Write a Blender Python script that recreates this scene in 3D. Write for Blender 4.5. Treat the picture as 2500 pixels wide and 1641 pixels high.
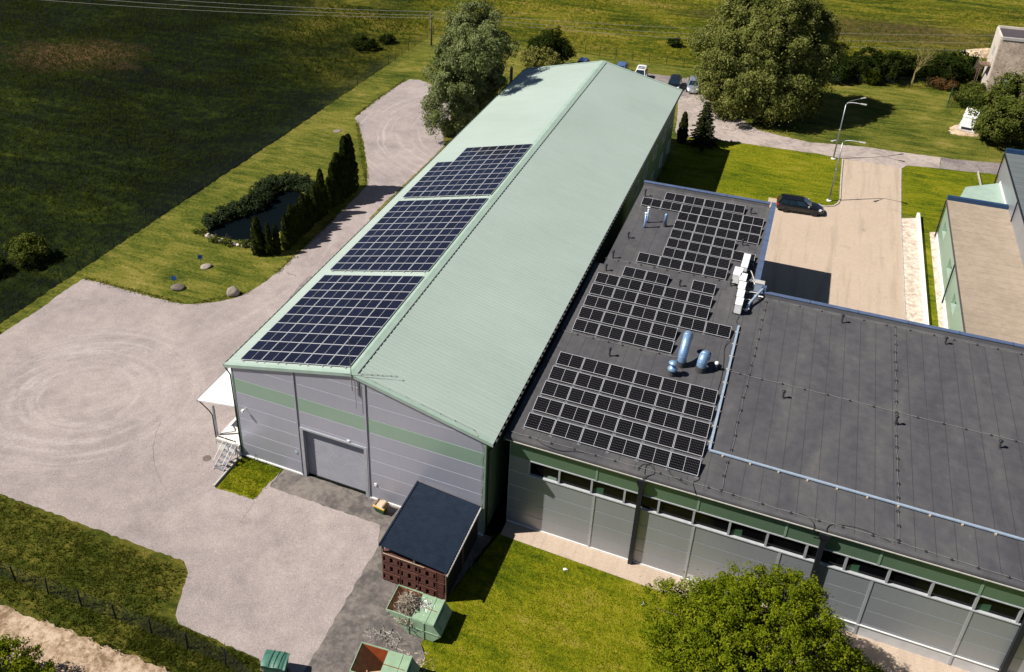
import bpy, math, random
import numpy as np
from mathutils import Vector, Matrix

random.seed(7)
RNG = np.random.default_rng(7)
R = math.radians
scene = bpy.context.scene
for _o in list(bpy.data.objects):
    bpy.data.objects.remove(_o, do_unlink=True)
col = scene.collection

# ------------------------------------------------------------------ camera
CAM_LOC = (32.105, -38.458, 45.653)
YAW, PITCH, ROLL = -0.42089, 0.50827, -0.00797
F_PX, PPX, PPY, IW, IH = 2187.93, 1036.27, 546.07, 2500.0, 1641.0
cam_d = bpy.data.cameras.new('camera')
cam = bpy.data.objects.new('camera', cam_d)
col.objects.link(cam)
scene.camera = cam
_f = Vector((math.sin(YAW) * math.cos(PITCH), math.cos(YAW) * math.cos(PITCH), -math.sin(PITCH)))
_r = Vector((math.cos(YAW), -math.sin(YAW), 0))
_u = _r.cross(_f)
_x = _r * math.cos(ROLL) + _u * math.sin(ROLL)
_y = -_r * math.sin(ROLL) + _u * math.cos(ROLL)
_m = Matrix((_x, _y, -_f)).transposed().to_4x4()
_m.translation = Vector(CAM_LOC)
cam.matrix_world = _m
cam_d.sensor_fit = 'HORIZONTAL'
cam_d.sensor_width = 36.0
cam_d.lens = F_PX * 36.0 / IW
cam_d.shift_x = -(PPX - IW / 2) / IW
cam_d.shift_y = (PPY - IH / 2) / IW
cam_d.clip_start = 0.5
cam_d.clip_end = 4000

# ------------------------------------------------------------------ light
SUN_AZ, SUN_EL = R(28.5), R(49.0)          # direction the shadows fall (from +X towards +Y)
world = bpy.data.worlds.new('World')
scene.world = world
world.use_nodes = True
wn = world.node_tree
wn.nodes.clear()
w_out = wn.nodes.new('ShaderNodeOutputWorld')
w_bg = wn.nodes.new('ShaderNodeBackground')
w_sky = wn.nodes.new('ShaderNodeTexSky')
w_sky.sky_type = 'NISHITA'
w_sky.sun_disc = False
w_sky.sun_elevation = SUN_EL
w_sky.sun_rotation = R(90) - (R(180) + SUN_AZ)
w_sky.air_density = 0.55
w_sky.dust_density = 0.1
w_bg.inputs['Strength'].default_value = 0.05
wn.links.new(w_sky.outputs[0], w_bg.inputs[0])
wn.links.new(w_bg.outputs[0], w_out.inputs[0])
sun_d = bpy.data.lights.new('sun', 'SUN')
sun_d.energy = 5.0
sun_d.angle = R(0.53)
sun_d.color = (1.0, 0.955, 0.89)
sun = bpy.data.objects.new('sun', sun_d)
col.objects.link(sun)
sun.rotation_euler = Vector((math.cos(SUN_AZ) * math.cos(SUN_EL), math.sin(SUN_AZ) * math.cos(SUN_EL),
                             -math.sin(SUN_EL))).to_track_quat('-Z', 'Y').to_euler()
sun.location = (0, 0, 90)
scene.view_settings.view_transform = 'Standard'
scene.view_settings.look = 'None'
scene.view_settings.gamma = 1.0
scene.view_settings.use_curve_mapping = False
scene.view_settings.exposure = 0.58
scene.render.engine = 'CYCLES'
scene.cycles.max_bounces = 6
scene.cycles.diffuse_bounces = 2
scene.cycles.transparent_max_bounces = 6

# ------------------------------------------------------------------ materials
MATS = {}


class NT:
    """small helper round a node tree"""
    def __init__(self, name):
        self.m = bpy.data.materials.new(name)
        self.m.use_nodes = True
        self.t = self.m.node_tree
        self.t.nodes.clear()
        self.out = self.n('OutputMaterial')
        self.b = self.n('BsdfPrincipled')
        self.l(self.b.outputs[0], self.out.inputs[0])
        MATS[name] = self.m

    def n(self, kind, **kw):
        nd = self.t.nodes.new('ShaderNode' + kind)
        for k, v in kw.items():
            setattr(nd, k, v)
        return nd

    def l(self, a, b):
        self.t.links.new(a, b)

    def world(self):
        return self.n('NewGeometry').outputs['Position']

    def obj(self):
        return self.n('TexCoord').outputs['Object']

    def scaled(self, vec, s, rot=None):
        mp = self.n('Mapping')
        mp.inputs['Scale'].default_value = s if isinstance(s, tuple) else (s, s, s)
        if rot:
            mp.inputs['Rotation'].default_value = rot
        self.l(vec, mp.inputs['Vector'])
        return mp.outputs[0]

    def noise(self, vec, scale, detail=4, rough=0.6, dist=0.0):
        nz = self.n('TexNoise')
        nz.inputs['Scale'].default_value = scale
        nz.inputs['Detail'].default_value = detail
        nz.inputs['Roughness'].default_value = rough
        nz.inputs['Distortion'].default_value = dist
        self.l(vec, nz.inputs['Vector'])
        return nz.outputs['Fac']

    def ramp(self, fac, stops, interp='LINEAR'):
        r = self.n('ValToRGB')
        r.color_ramp.interpolation = interp
        el = r.color_ramp.elements
        while len(el) < len(stops):
            el.new(0.5)
        for e, (p, c) in zip(el, stops):
            e.position = p
            e.color = (c[0], c[1], c[2], 1) if isinstance(c, (tuple, list)) else (c, c, c, 1)
        self.l(fac, r.inputs[0])
        return r.outputs[0]

    def mix(self, fac, a, b, mode='MIX'):
        mx = self.n('Mix', data_type='RGBA', blend_type=mode)
        for sock, v in ((mx.inputs[0], fac), (mx.inputs[6], a), (mx.inputs[7], b)):
            if hasattr(v, 'links') or hasattr(v, 'is_linked'):
                self.l(v, sock)
            elif isinstance(v, (tuple, list)):
                sock.default_value = (v[0], v[1], v[2], 1)
            else:
                sock.default_value = v
        return mx.outputs[2]

    def math(self, op, a, b=0.0, c=None):
        mt = self.n('Math', operation=op)
        for i, v in enumerate((a, b) if c is None else (a, b, c)):
            if hasattr(v, 'is_linked'):
                self.l(v, mt.inputs[i])
            else:
                mt.inputs[i].default_value = v
        return mt.outputs[0]

    def base(self, c):
        if hasattr(c, 'is_linked'):
            self.l(c, self.b.inputs['Base Color'])
        else:
            self.b.inputs['Base Color'].default_value = (c[0], c[1], c[2], 1)

    def rough(self, v):
        if hasattr(v, 'is_linked'):
            self.l(v, self.b.inputs['Roughness'])
        else:
            self.b.inputs['Roughness'].default_value = v

    def bump(self, h, strength=0.4, dist=0.05):
        bp = self.n('Bump')
        bp.inputs['Strength'].default_value = strength
        bp.inputs['Distance'].default_value = dist
        self.l(h, bp.inputs['Height'])
        self.l(bp.outputs[0], self.b.inputs['Normal'])


def plain(name, c1, c2=None, scale=3.0, rough=0.75, metal=0.0, bump=0.0, bscale=40.0, spec=0.4, detail=5, stretch=None):
    """paint / metal / plastic with a little dirt"""
    t = NT(name)
    if c2 is None:
        c2 = tuple(v * 0.8 for v in c1)
    v = t.obj()
    if stretch:
        v = t.scaled(v, stretch)
    f = t.noise(v, scale, detail)
    t.base(t.ramp(f, [(0.3, c2), (0.62, c1)]))
    f2 = t.noise(v, scale * 4, 3)
    t.rough(t.math('ADD', t.math('MULTIPLY', f2, 0.2), rough - 0.1))
    t.b.inputs['Metallic'].default_value = metal
    t.b.inputs['Specular IOR Level'].default_value = spec
    if bump:
        t.bump(t.noise(t.obj(), bscale, 3), bump, 0.01)
    return t.m


def foliage(name, dark, mid, light, scale=1.2, trans=0.3):
    t = NT(name)
    w = t.world()
    f = t.noise(w, scale, 3, 0.6)
    g = t.noise(w, scale * 14, 2, 0.5)
    fac = t.math('ADD', t.math('MULTIPLY', f, 0.6), t.math('MULTIPLY', g, 0.4))
    c = t.ramp(fac, [(0.34, dark), (0.5, mid), (0.66, light)])
    t.t.nodes.remove(t.b)
    d = t.n('BsdfDiffuse')
    tr = t.n('BsdfTranslucent')
    ms = t.n('MixShader')
    gl = t.n('BsdfGlossy')
    gl.inputs['Roughness'].default_value = 0.45
    gl.inputs['Color'].default_value = (0.9, 0.95, 0.9, 1)
    ms2 = t.n('MixShader')
    ms2.inputs[0].default_value = 0.0
    ms.inputs[0].default_value = trans
    t.l(c, d.inputs[0])
    t.l(t.mix(0.5, c, (0.25, 0.3, 0.02)), tr.inputs[0])
    t.l(d.outputs[0], ms.inputs[1])
    t.l(tr.outputs[0], ms.inputs[2])
    t.l(ms.outputs[0], ms2.inputs[1])
    t.l(gl.outputs[0], ms2.inputs[2])
    t.l(ms2.outputs[0], t.out.inputs[0])
    return t.m


# mown lawn: yellow-green with darker lush streaks, mowing arcs, worn tan spots
def lawn_mat(name, dark, mid, light, tan, streak_rot=0.6, tan_amt=0.0):
    t = NT(name)
    w = t.world()
    big = t.noise(w, 0.11, 5, 0.62, 0.6)
    st = t.noise(t.scaled(w, (0.5, 2.4, 1), (0, 0, streak_rot)), 0.55, 5, 0.65, 0.8)
    fine = t.noise(w, 3.2, 4, 0.7)
    grain = t.noise(w, 16.0, 2, 0.7)
    fac = t.math('ADD', t.math('MULTIPLY', big, 0.40), t.math('MULTIPLY', st, 0.34))
    fac = t.math('ADD', fac, t.math('MULTIPLY', fine, 0.26))
    c = t.ramp(fac, [(0.41, dark), (0.48, mid), (0.55, light), (0.64, tan)])
    c = t.mix(1.0, c, t.ramp(grain, [(0.25, 0.55), (0.75, 1.45)]), 'MULTIPLY')
    t.base(c)
    t.rough(0.95)
    t.b.inputs['Specular IOR Level'].default_value = 0.1
    t.bump(t.math('ADD', t.math('MULTIPLY', grain, 1.0), t.math('MULTIPLY', fine, 1.5)), 0.9, 0.10)
    return t.m


lawn_mat('lawn', (0.034, 0.054, 0.005), (0.094, 0.108, 0.012), (0.182, 0.166, 0.028), (0.290, 0.225, 0.070))
lawn_mat('lawn_bright', (0.044, 0.072, 0.002), (0.108, 0.132, 0.003), (0.190, 0.188, 0.006), (0.28, 0.225, 0.035), 1.1)
lawn_mat('verge', (0.030, 0.042, 0.004), (0.068, 0.075, 0.008), (0.135, 0.115, 0.018), (0.23, 0.165, 0.055), 0.2)


def ground_mat():
    """open land: overgrown meadow on the left with cloud shade and vignette painted in, lighter grazed field behind, a brown dug-over patch"""
    t = NT('ground')
    w = t.world()
    sep = t.n('SeparateXYZ')
    t.l(w, sep.inputs[0])
    big = t.noise(w, 0.035, 5, 0.6, 0.5)
    st = t.noise(t.scaled(w, (0.35, 1.3, 1), (0, 0, 0.55)), 0.22, 5, 0.65, 1.0)
    fine = t.noise(w, 1.1, 5, 0.7)
    grain = t.noise(w, 7.0, 3, 0.7)
    fac = t.math('ADD', t.math('MULTIPLY', big, 0.3), t.math('ADD', t.math('MULTIPLY', st, 0.4), t.math('MULTIPLY', fine, 0.3)))
    meadow_shade = t.ramp(fac, [(0.42, (0.0028, 0.0048, 0.002)), (0.49, (0.0060, 0.0105, 0.0025)), (0.56, (0.018, 0.029, 0.003)), (0.63, (0.055, 0.066, 0.006))])  # overgrown grass, its colour darkened for cloud shade and vignette
    field = t.ramp(fac, [(0.42, (0.030, 0.046, 0.003)), (0.47, (0.085, 0.105, 0.006)), (0.53, (0.185, 0.170, 0.012)), (0.61, (0.300, 0.215, 0.060))])
    # painted-in shade of the meadow fades to grazed field, right and back
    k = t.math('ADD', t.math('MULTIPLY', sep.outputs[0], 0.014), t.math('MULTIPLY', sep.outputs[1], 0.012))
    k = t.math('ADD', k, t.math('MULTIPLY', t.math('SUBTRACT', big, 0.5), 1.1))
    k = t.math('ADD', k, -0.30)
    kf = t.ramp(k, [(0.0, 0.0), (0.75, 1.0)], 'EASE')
    c = t.mix(kf, meadow_shade, field)
    # dug-over brown patch
    def patch(cx, cy, rx, ry, rot):
        mp = t.n('Mapping')
        mp.vector_type = 'TEXTURE'
        mp.inputs['Location'].default_value = (cx, cy, 0)
        mp.inputs['Rotation'].default_value = (0, 0, rot)
        mp.inputs['Scale'].default_value = (rx, ry, 1000)
        t.l(w, mp.inputs[0])
        ln = t.n('VectorMath', operation='LENGTH')
        t.l(mp.outputs[0], ln.inputs[0])
        d = t.math('ADD', ln.outputs['Value'], t.math('MULTIPLY', t.math('SUBTRACT', st, 0.5), 1.5))
        return t.ramp(d, [(0.30, 0.85), (1.05, 0.0)])
    br = t.ramp(t.math('ADD', t.math('MULTIPLY', fine, 0.5), t.math('MULTIPLY', grain, 0.5)), [(0.36, (0.022, 0.020, 0.006)), (0.5, (0.085, 0.055, 0.020)), (0.62, (0.20, 0.115, 0.062))])
    c = t.mix(patch(-77, 66, 14, 9, 0.15), c, br)
    c = t.mix(patch(40, 128, 34, 10, 0.0), c, t.ramp(fine, [(0.35, (0.045, 0.045, 0.010)), (0.65, (0.15, 0.095, 0.040))]))
    c = t.mix(1.0, c, t.ramp(grain, [(0.25, 0.5), (0.75, 1.5)]), 'MULTIPLY')
    t.base(c)
    t.rough(0.95)
    t.b.inputs['Specular IOR Level'].default_value = 0.08
    t.bump(t.math('ADD', t.math('MULTIPLY', fine, 3.0), grain), 1.0, 0.25)
    return t.m


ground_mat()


def yard_mat():
    """pale worn asphalt dusted with fine stone, turning lorries have polished rings into it"""
    t = NT('yard_asphalt')
    w = t.world()
    big = t.noise(w, 0.16, 6, 0.62, 0.4)
    mid = t.noise(w, 0.9, 5, 0.65)
    grain = t.noise(w, 22.0, 3, 0.75)
    c = t.ramp(t.math('ADD', t.math('MULTIPLY', big, 0.6), t.math('MULTIPLY', mid, 0.4)),
               [(0.36, (0.225, 0.190, 0.180)), (0.5, (0.290, 0.244, 0.226)), (0.64, (0.345, 0.292, 0.266))])

    def swirl(cx, cy, sx, sy, rot, fr, fa, lo, hi, r0, r1):
        """streaks that follow circles: noise stretched along the angle about a turning point"""
        mp = t.n('Mapping')
        mp.vector_type = 'TEXTURE'
        mp.inputs['Location'].default_value = (cx, cy, 0)
        mp.inputs['Rotation'].default_value = (0, 0, rot)
        mp.inputs['Scale'].default_value = (sx, sy, 1000)
        t.l(w, mp.inputs[0])
        ln = t.n('VectorMath', operation='LENGTH')
        t.l(mp.outputs[0], ln.inputs[0])
        rad = t.math('ADD', ln.outputs['Value'], t.math('MULTIPLY', t.math('SUBTRACT', big, 0.5), 0.9))
        sp = t.n('SeparateXYZ')
        t.l(mp.outputs[0], sp.inputs[0])
        an = t.math('ARCTAN2', sp.outputs[1], sp.outputs[0])
        cb = t.n('CombineXYZ')
        t.l(t.math('MULTIPLY', rad, fr), cb.inputs[0])
        t.l(t.math('MULTIPLY', an, fa), cb.inputs[1])
        nz = t.noise(cb.outputs[0], 1.0, 5, 0.62)
        win = t.ramp(t.math('DIVIDE', ln.outputs['Value'], r1 * 1.2), [(r0 / (r1 * 1.2), 0.0), (r0 / (r1 * 1.2) + 0.10, 1.0), (0.70, 1.0), (1.0, 0.0)])
        return t.math('MULTIPLY', t.ramp(nz, [(lo, 0.0), (hi, 1.0)]), win)
    s1 = swirl(-14.6, 0.8, 1.12, 0.95, 0.3, 1.5, 0.8, 0.46, 0.70, 2.2, 8.5)
    s2 = swirl(-15.5, 1.2, 1.25, 0.92, 0.2, 1.5, 0.9, 0.52, 0.70, 4.0, 17.0)
    s3 = swirl(-2.0, 62.0, 1, 1, 0, 1.5, 1.0, 0.52, 0.66, 8.0, 21.0)
    s4 = swirl(-3.0, -38.0, 1, 1, 0, 1.1, 2.2, 0.52, 0.68, 24.0, 46.0)
    s5 = swirl(-34.0, 22.0, 1, 1, 0, 1.2, 2.0, 0.52, 0.68, 19.0, 34.0)
    c = t.mix(t.math('MULTIPLY', s1, 0.62), c, (0.42, 0.37, 0.35))
    c = t.mix(t.math('MULTIPLY', s2, 0.35), c, (0.23, 0.198, 0.196))
    c = t.mix(t.math('MULTIPLY', s3, 0.50), c, (0.43, 0.38, 0.37))
    c = t.mix(t.math('MULTIPLY', s4, 0.30), c, (0.25, 0.214, 0.205))
    c = t.mix(t.math('MULTIPLY', s5, 0.30), c, (0.43, 0.375, 0.35))
    # oily / damp patches
    oil = t.ramp(t.noise(w, 0.28, 5, 0.7, 1.2), [(0.60, 0.0), (0.72, 1.0)])
    c = t.mix(t.math('MULTIPLY', oil, 0.22), c, (0.19, 0.16, 0.155))
    c = t.mix(1.0, c, t.ramp(t.noise(w, 5.5, 5, 0.75), [(0.3, 0.89), (0.7, 1.11)]), 'MULTIPLY')
    c = t.mix(1.0, c, t.ramp(grain, [(0.25, 0.55), (0.75, 1.45)]), 'MULTIPLY')
    t.base(c)
    t.rough(0.93)
    t.b.inputs['Specular IOR Level'].default_value = 0.2
    t.bump(grain, 0.35, 0.012)
    return t.m


yard_mat()


def stone_ground(name, c0, c1, c2, scale=0.4, grain_s=20, bump=0.3):
    t = NT(name)
    w = t.world()
    a = t.noise(w, scale, 6, 0.65, 0.5)
    b = t.noise(w, scale * 6, 4, 0.6)
    grain = t.noise(w, grain_s, 3, 0.75)
    c = t.ramp(t.math('ADD', t.math('MULTIPLY', a, 0.6), t.math('MULTIPLY', b, 0.4)), [(0.42, c0), (0.5, c1), (0.58, c2)])
    c = t.mix(1.0, c, t.ramp(grain, [(0.2, 0.7), (0.8, 1.3)]), 'MULTIPLY')
    t.base(c)
    t.rough(0.92)
    t.b.inputs['Specular IOR Level'].default_value = 0.2
    t.bump(grain, bump, 0.02)
    return t.m


stone_ground('apron_asphalt', (0.085, 0.075, 0.070), (0.132, 0.115, 0.104), (0.182, 0.158, 0.138), 0.45)
stone_ground('road_asphalt', (0.25, 0.205, 0.185), (0.33, 0.275, 0.245), (0.39, 0.325, 0.285), 0.3)
stone_ground('old_asphalt', (0.15, 0.125, 0.12), (0.205, 0.175, 0.165), (0.25, 0.215, 0.195), 0.5)
stone_ground('dirt', (0.17, 0.112, 0.066), (0.33, 0.235, 0.155), (0.45, 0.345, 0.245), 0.5, 12, 0.6)
stone_ground('pebbles', (0.36, 0.28, 0.225), (0.52, 0.42, 0.34), (0.66, 0.56, 0.47), 2.0, 14, 0.8)
stone_ground('dug_soil', (0.30, 0.21, 0.13), (0.45, 0.34, 0.22), (0.58, 0.46, 0.32), 0.8, 8, 0.8)


def paver_mat(name, c0, c1, c2, sx, sy, mortar):
    t = NT(name)
    w = t.world()
    br = t.n('TexBrick')
    br.inputs['Scale'].default_value = 1.0
    br.inputs['Brick Width'].default_value = sx
    br.inputs['Row Height'].default_value = sy
    br.inputs['Mortar Size'].default_value = 0.008
    br.inputs['Color1'].default_value = (*c0, 1)
    br.inputs['Color2'].default_value = (*c1, 1)
    br.inputs['Mortar'].default_value = (*mortar, 1)
    t.l(w, br.inputs['Vector'])
    a = t.noise(w, 0.25, 6, 0.6, 0.4)
    c = t.mix(0.5, br.outputs['Color'], t.ramp(a, [(0.30, c1), (0.70, c2)]))
    c = t.mix(t.ramp(t.noise(t.scaled(w, (1.6, 0.10, 1)), 0.8, 5, 0.6, 0.4), [(0.50, 0.0), (0.68, 0.45)]), c, tuple(v * 0.72 for v in c0))
    c = t.mix(t.ramp(t.noise(w, 0.5, 6, 0.7, 1.0), [(0.60, 0.0), (0.72, 0.5)]), c, tuple(v * 0.6 for v in c0))
    c = t.mix(1.0, c, t.ramp(t.noise(w, 18, 2), [(0.2, 0.80), (0.8, 1.20)]), 'MULTIPLY')
    t.base(c)
    t.rough(0.9)
    t.bump(br.outputs['Fac'], -0.4, 0.01)
    return t.m


paver_mat('pavers', (0.36, 0.278, 0.208), (0.44, 0.342, 0.258), (0.50, 0.392, 0.300), 0.20, 0.10, (0.21, 0.16, 0.11))


def roof_sheet():
    t = NT('green_roof')
    v = t.obj()
    st = t.noise(t.scaled(v, (0.22, 3.2, 0.22)), 1.4, 6, 0.65)
    big = t.noise(v, 0.12, 5, 0.6)
    c = t.ramp(t.math('ADD', t.math('MULTIPLY', st, 0.45), t.math('MULTIPLY', big, 0.55)),
               [(0.30, (0.292, 0.352, 0.305)), (0.5, (0.330, 0.394, 0.344)), (0.70, (0.362, 0.428, 0.378))])
    sp = t.ramp(t.noise(v, 2.6, 6, 0.75), [(0.68, 0.0), (0.80, 1.0)])
    c = t.mix(t.math('MULTIPLY', sp, 0.45), c, (0.16, 0.19, 0.14))
    c = t.mix(1.0, c, t.ramp(t.noise(v, 9, 3), [(0.2, 0.93), (0.8, 1.07)]), 'MULTIPLY')
    t.base(c)
    t.rough(0.5)
    t.b.inputs['Specular IOR Level'].default_value = 0.35
    return t.m


roof_sheet()


def membrane():
    t = NT('roof_membrane')
    v = t.world()
    big = t.noise(t.scaled(v, (1.0, 0.28, 1)), 0.45, 6, 0.62, 0.7)
    mid = t.noise(v, 1.5, 5, 0.65)
    grain = t.noise(v, 26, 3, 0.75)
    c = t.ramp(t.math('ADD', t.math('MULTIPLY', big, 0.6), t.math('MULTIPLY', mid, 0.4)),
               [(0.38, (0.054, 0.053, 0.057)), (0.49, (0.070, 0.068, 0.072)), (0.60, (0.088, 0.084, 0.085)), (0.70, (0.128, 0.114, 0.104))])
    # dried puddles
    pud = t.ramp(t.noise(v, 0.16, 4, 0.55, 0.8), [(0.60, 0.0), (0.66, 1.0), (0.72, 0.3)])
    c = t.mix(t.math('MULTIPLY', pud, 0.18), c, (0.13, 0.115, 0.105))
    c = t.mix(1.0, c, t.ramp(grain, [(0.2, 0.7), (0.8, 1.3)]), 'MULTIPLY')
    t.base(c)
    t.rough(0.9)
    t.b.inputs['Specular IOR Level'].default_value = 0.25
    t.bump(grain, 0.3, 0.01)
    return t.m


membrane()


def wall_panel_mat(name, c1, c2):
    """micro-profiled coated steel sandwich panel"""
    t = NT(name)
    v = t.obj()
    big = t.noise(v, 0.35, 4, 0.55)
    st = t.noise(t.scaled(v, (6, 6, 0.5)), 1.2, 4, 0.6)
    c = t.ramp(t.math('ADD', t.math('MULTIPLY', big, 0.6), t.math('MULTIPLY', st, 0.4)), [(0.3, c2), (0.7, c1)])
    t.base(c)
    t.rough(0.42)
    t.b.inputs['Metallic'].default_value = 0.45
    wv = t.n('TexWave', wave_type='BANDS', bands_direction='Z')
    wv.inputs['Scale'].default_value = 3.0
    t.l(v, wv.inputs['Vector'])
    t.bump(t.math('ADD', t.math('MULTIPLY', wv.outputs['Fac'], 0.3), t.math('MULTIPLY', t.noise(v, 60, 2), 0.7)), 0.10, 0.01)
    return t.m


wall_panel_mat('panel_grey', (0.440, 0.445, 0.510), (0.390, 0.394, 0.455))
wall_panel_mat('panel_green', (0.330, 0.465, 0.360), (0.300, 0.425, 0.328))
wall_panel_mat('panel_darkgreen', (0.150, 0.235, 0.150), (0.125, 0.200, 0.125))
wall_panel_mat('panel_silver', (0.345, 0.362, 0.385), (0.300, 0.315, 0.336))
plain('trim_green', (0.185, 0.275, 0.190), (0.155, 0.235, 0.165), 1.5, 0.5)
plain('eave_green', (0.31, 0.40, 0.33), (0.26, 0.34, 0.28), 1.5, 0.5)
plain('flashing', (0.42, 0.43, 0.45), (0.34, 0.35, 0.37), 2, 0.4, 0.3)
plain('galvanised', (0.36, 0.37, 0.39), (0.26, 0.27, 0.29), 6, 0.45, 0.7)
plain('white_paint', (0.74, 0.73, 0.70), (0.62, 0.61, 0.58), 3, 0.5)
plain('white_gloss', (0.78, 0.78, 0.77), (0.68, 0.68, 0.67), 2, 0.3)
plain('backing', (0.72, 0.72, 0.72), (0.62, 0.62, 0.62), 1, 0.8)
plain('shutter', (0.33, 0.33, 0.36), (0.29, 0.29, 0.32), 1.5, 0.45, 0.3)
plain('dark_metal', (0.014, 0.016, 0.022), (0.010, 0.011, 0.015), 5, 0.5, 0.2)
plain('blue_coping', (0.105, 0.145, 0.240), (0.080, 0.110, 0.190), 2, 0.5, 0.25)
plain('navy_coping', (0.020, 0.055, 0.125), (0.016, 0.042, 0.100), 2, 0.5, 0.2)
plain('tray_blue', (0.38, 0.46, 0.55), (0.30, 0.37, 0.46), 4, 0.45, 0.3)
plain('window_frame', (0.40, 0.41, 0.42), (0.32, 0.33, 0.34), 4, 0.5)
plain('duct_metal', (0.25, 0.38, 0.56), (0.19, 0.30, 0.46), 3, 0.40, 0.45)
plain('charcoal', (0.055, 0.052, 0.052), (0.040, 0.038, 0.038), 5, 0.8)
plain('crack', (0.11, 0.094, 0.088), (0.08, 0.07, 0.066), 5, 0.95)
plain('seam', (0.034, 0.033, 0.036), (0.026, 0.025, 0.028), 5, 0.85)
plain('black_rubber', (0.018, 0.018, 0.018), (0.012, 0.012, 0.012), 6, 0.85)
plain('cable_white', (0.60, 0.56, 0.50), (0.45, 0.42, 0.37), 5, 0.7)
plain('wire_steel', (0.24, 0.225, 0.21), (0.18, 0.17, 0.16), 5, 0.7, 0.1)
plain('fence_black', (0.012, 0.012, 0.012), (0.009, 0.009, 0.009), 5, 0.9)
plain('alu_frame', (0.52, 0.52, 0.53), (0.44, 0.44, 0.45), 4, 0.45, 0.15)
plain('concrete', (0.46, 0.42, 0.375), (0.34, 0.31, 0.275), 1.6, 0.9, bump=0.2)
plain('white_concrete', (0.72, 0.69, 0.63), (0.58, 0.55, 0.50), 1.2, 0.85)
plain('plinth', (0.52, 0.51, 0.50), (0.42, 0.41, 0.40), 1.2, 0.8)
plain('kerb', (0.44, 0.395, 0.35), (0.32, 0.285, 0.25), 2.5, 0.9)
plain('shed_roof', (0.010, 0.020, 0.038), (0.006, 0.012, 0.024), 2, 0.5, 0.2)
plain('timber', (0.19, 0.125, 0.085), (0.11, 0.070, 0.045), 5, 0.85)
plain('pale_timber', (0.50, 0.40, 0.29), (0.36, 0.28, 0.20), 5, 0.85)
plain('crate_brown', (0.100, 0.036, 0.026), (0.066, 0.025, 0.019), 5, 0.6, bump=0.15)
plain('skip_green', (0.255, 0.365, 0.235), (0.20, 0.295, 0.19), 2.2, 0.55)
plain('lid_green', (0.060, 0.165, 0.120), (0.045, 0.125, 0.092), 3, 0.5)
plain('grit_green', (0.030, 0.085, 0.040), (0.022, 0.062, 0.030), 4, 0.6)
plain('yellow_plastic', (0.60, 0.36, 0.030), (0.48, 0.28, 0.025), 4, 0.5)
plain('straw', (0.50, 0.43, 0.34), (0.25, 0.19, 0.13), 9, 0.9)
plain('cardboard', (0.42, 0.30, 0.20), (0.33, 0.23, 0.15), 4, 0.85)
plain('blue_sign', (0.015, 0.095, 0.42), (0.012, 0.080, 0.36), 4, 0.5)
plain('bark', (0.115, 0.090, 0.065), (0.060, 0.047, 0.035), 6, 0.95, bump=0.6, bscale=14)
plain('pale_bark', (0.30, 0.245, 0.085), (0.20, 0.16, 0.06), 6, 0.95)
plain('boulder_tan', (0.31, 0.255, 0.205), (0.20, 0.165, 0.135), 3, 0.9, bump=0.5, bscale=9)
plain('boulder_dark', (0.155, 0.125, 0.100), (0.09, 0.075, 0.06), 4, 0.9, bump=0.5, bscale=9)
plain('lid_grey', (0.42, 0.40, 0.37), (0.32, 0.30, 0.28), 4, 0.85)
plain('lid_teal', (0.07, 0.15, 0.145), (0.05, 0.115, 0.11), 4, 0.7)
plain('lid_stone', (0.21, 0.185, 0.15), (0.15, 0.13, 0.11), 4, 0.9)
plain('rust', (0.21, 0.085, 0.032), (0.115, 0.050, 0.024), 3.5, 0.85)
plain('orange_paint', (0.42, 0.085, 0.018), (0.30, 0.060, 0.016), 3, 0.7)
plain('brick_dark', (0.070, 0.056, 0.060), (0.050, 0.040, 0.044), 3, 0.85)
plain('lime_wall', (0.56, 0.47, 0.40), (0.45, 0.37, 0.31), 1.0, 0.85)
plain('stucco', (0.60, 0.53, 0.45), (0.48, 0.42, 0.35), 1.0, 0.9)
plain('fence_green', (0.012, 0.030, 0.020), (0.010, 0.024, 0.016), 4, 0.7)
plain('fence_teal', (0.030, 0.085, 0.075), (0.024, 0.070, 0.060), 4, 0.6)
plain('pole_wood', (0.14, 0.105, 0.085), (0.09, 0.068, 0.055), 5, 0.9)
plain('grey_roof', (0.120, 0.135, 0.135), (0.095, 0.108, 0.110), 1.4, 0.7, stretch=(0.4, 2, 1))
plain('pipe_steel', (0.52, 0.52, 0.53), (0.42, 0.42, 0.43), 4, 0.35, 0.8)
stone_ground('tan_roof', (0.275, 0.220, 0.164), (0.305, 0.245, 0.183), (0.330, 0.266, 0.200), 0.35, 20, 0.2)
stone_ground('gravel_roof', (0.33, 0.25, 0.20), (0.43, 0.335, 0.27), (0.52, 0.42, 0.34), 0.6, 5, 0.6)


def glassy(name, c, rough=0.06, spec=0.5):
    t = NT(name)
    t.base(c)
    t.rough(rough)
    t.b.inputs['Specular IOR Level'].default_value = spec
    return t.m


glassy('dark_glass', (0.003, 0.003, 0.004), 0.10, 0.25)
glassy('car_glass', (0.010, 0.022, 0.034), 0.04, 0.8)
glassy('lamp_red', (0.40, 0.010, 0.012), 0.15)
glassy('lamp_clear', (0.62, 0.66, 0.70), 0.1)
glassy('water', (0.003, 0.005, 0.006), 0.08, 0.02)


def car_paint(name, c, metal=0.1):
    t = NT(name)
    t.base(c)
    t.rough(0.32)
    t.b.inputs['Metallic'].default_value = metal
    t.b.inputs['Coat Weight'].default_value = 0.5
    t.b.inputs['Coat Roughness'].default_value = 0.05
    return t.m


car_paint('paint_black', (0.004, 0.0045, 0.006), 0.0)
car_paint('paint_white', (0.72, 0.70, 0.67), 0.0)
car_paint('paint_silver', (0.40, 0.43, 0.48), 0.6)
car_paint('paint_blue', (0.10, 0.16, 0.34), 0.3)


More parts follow.
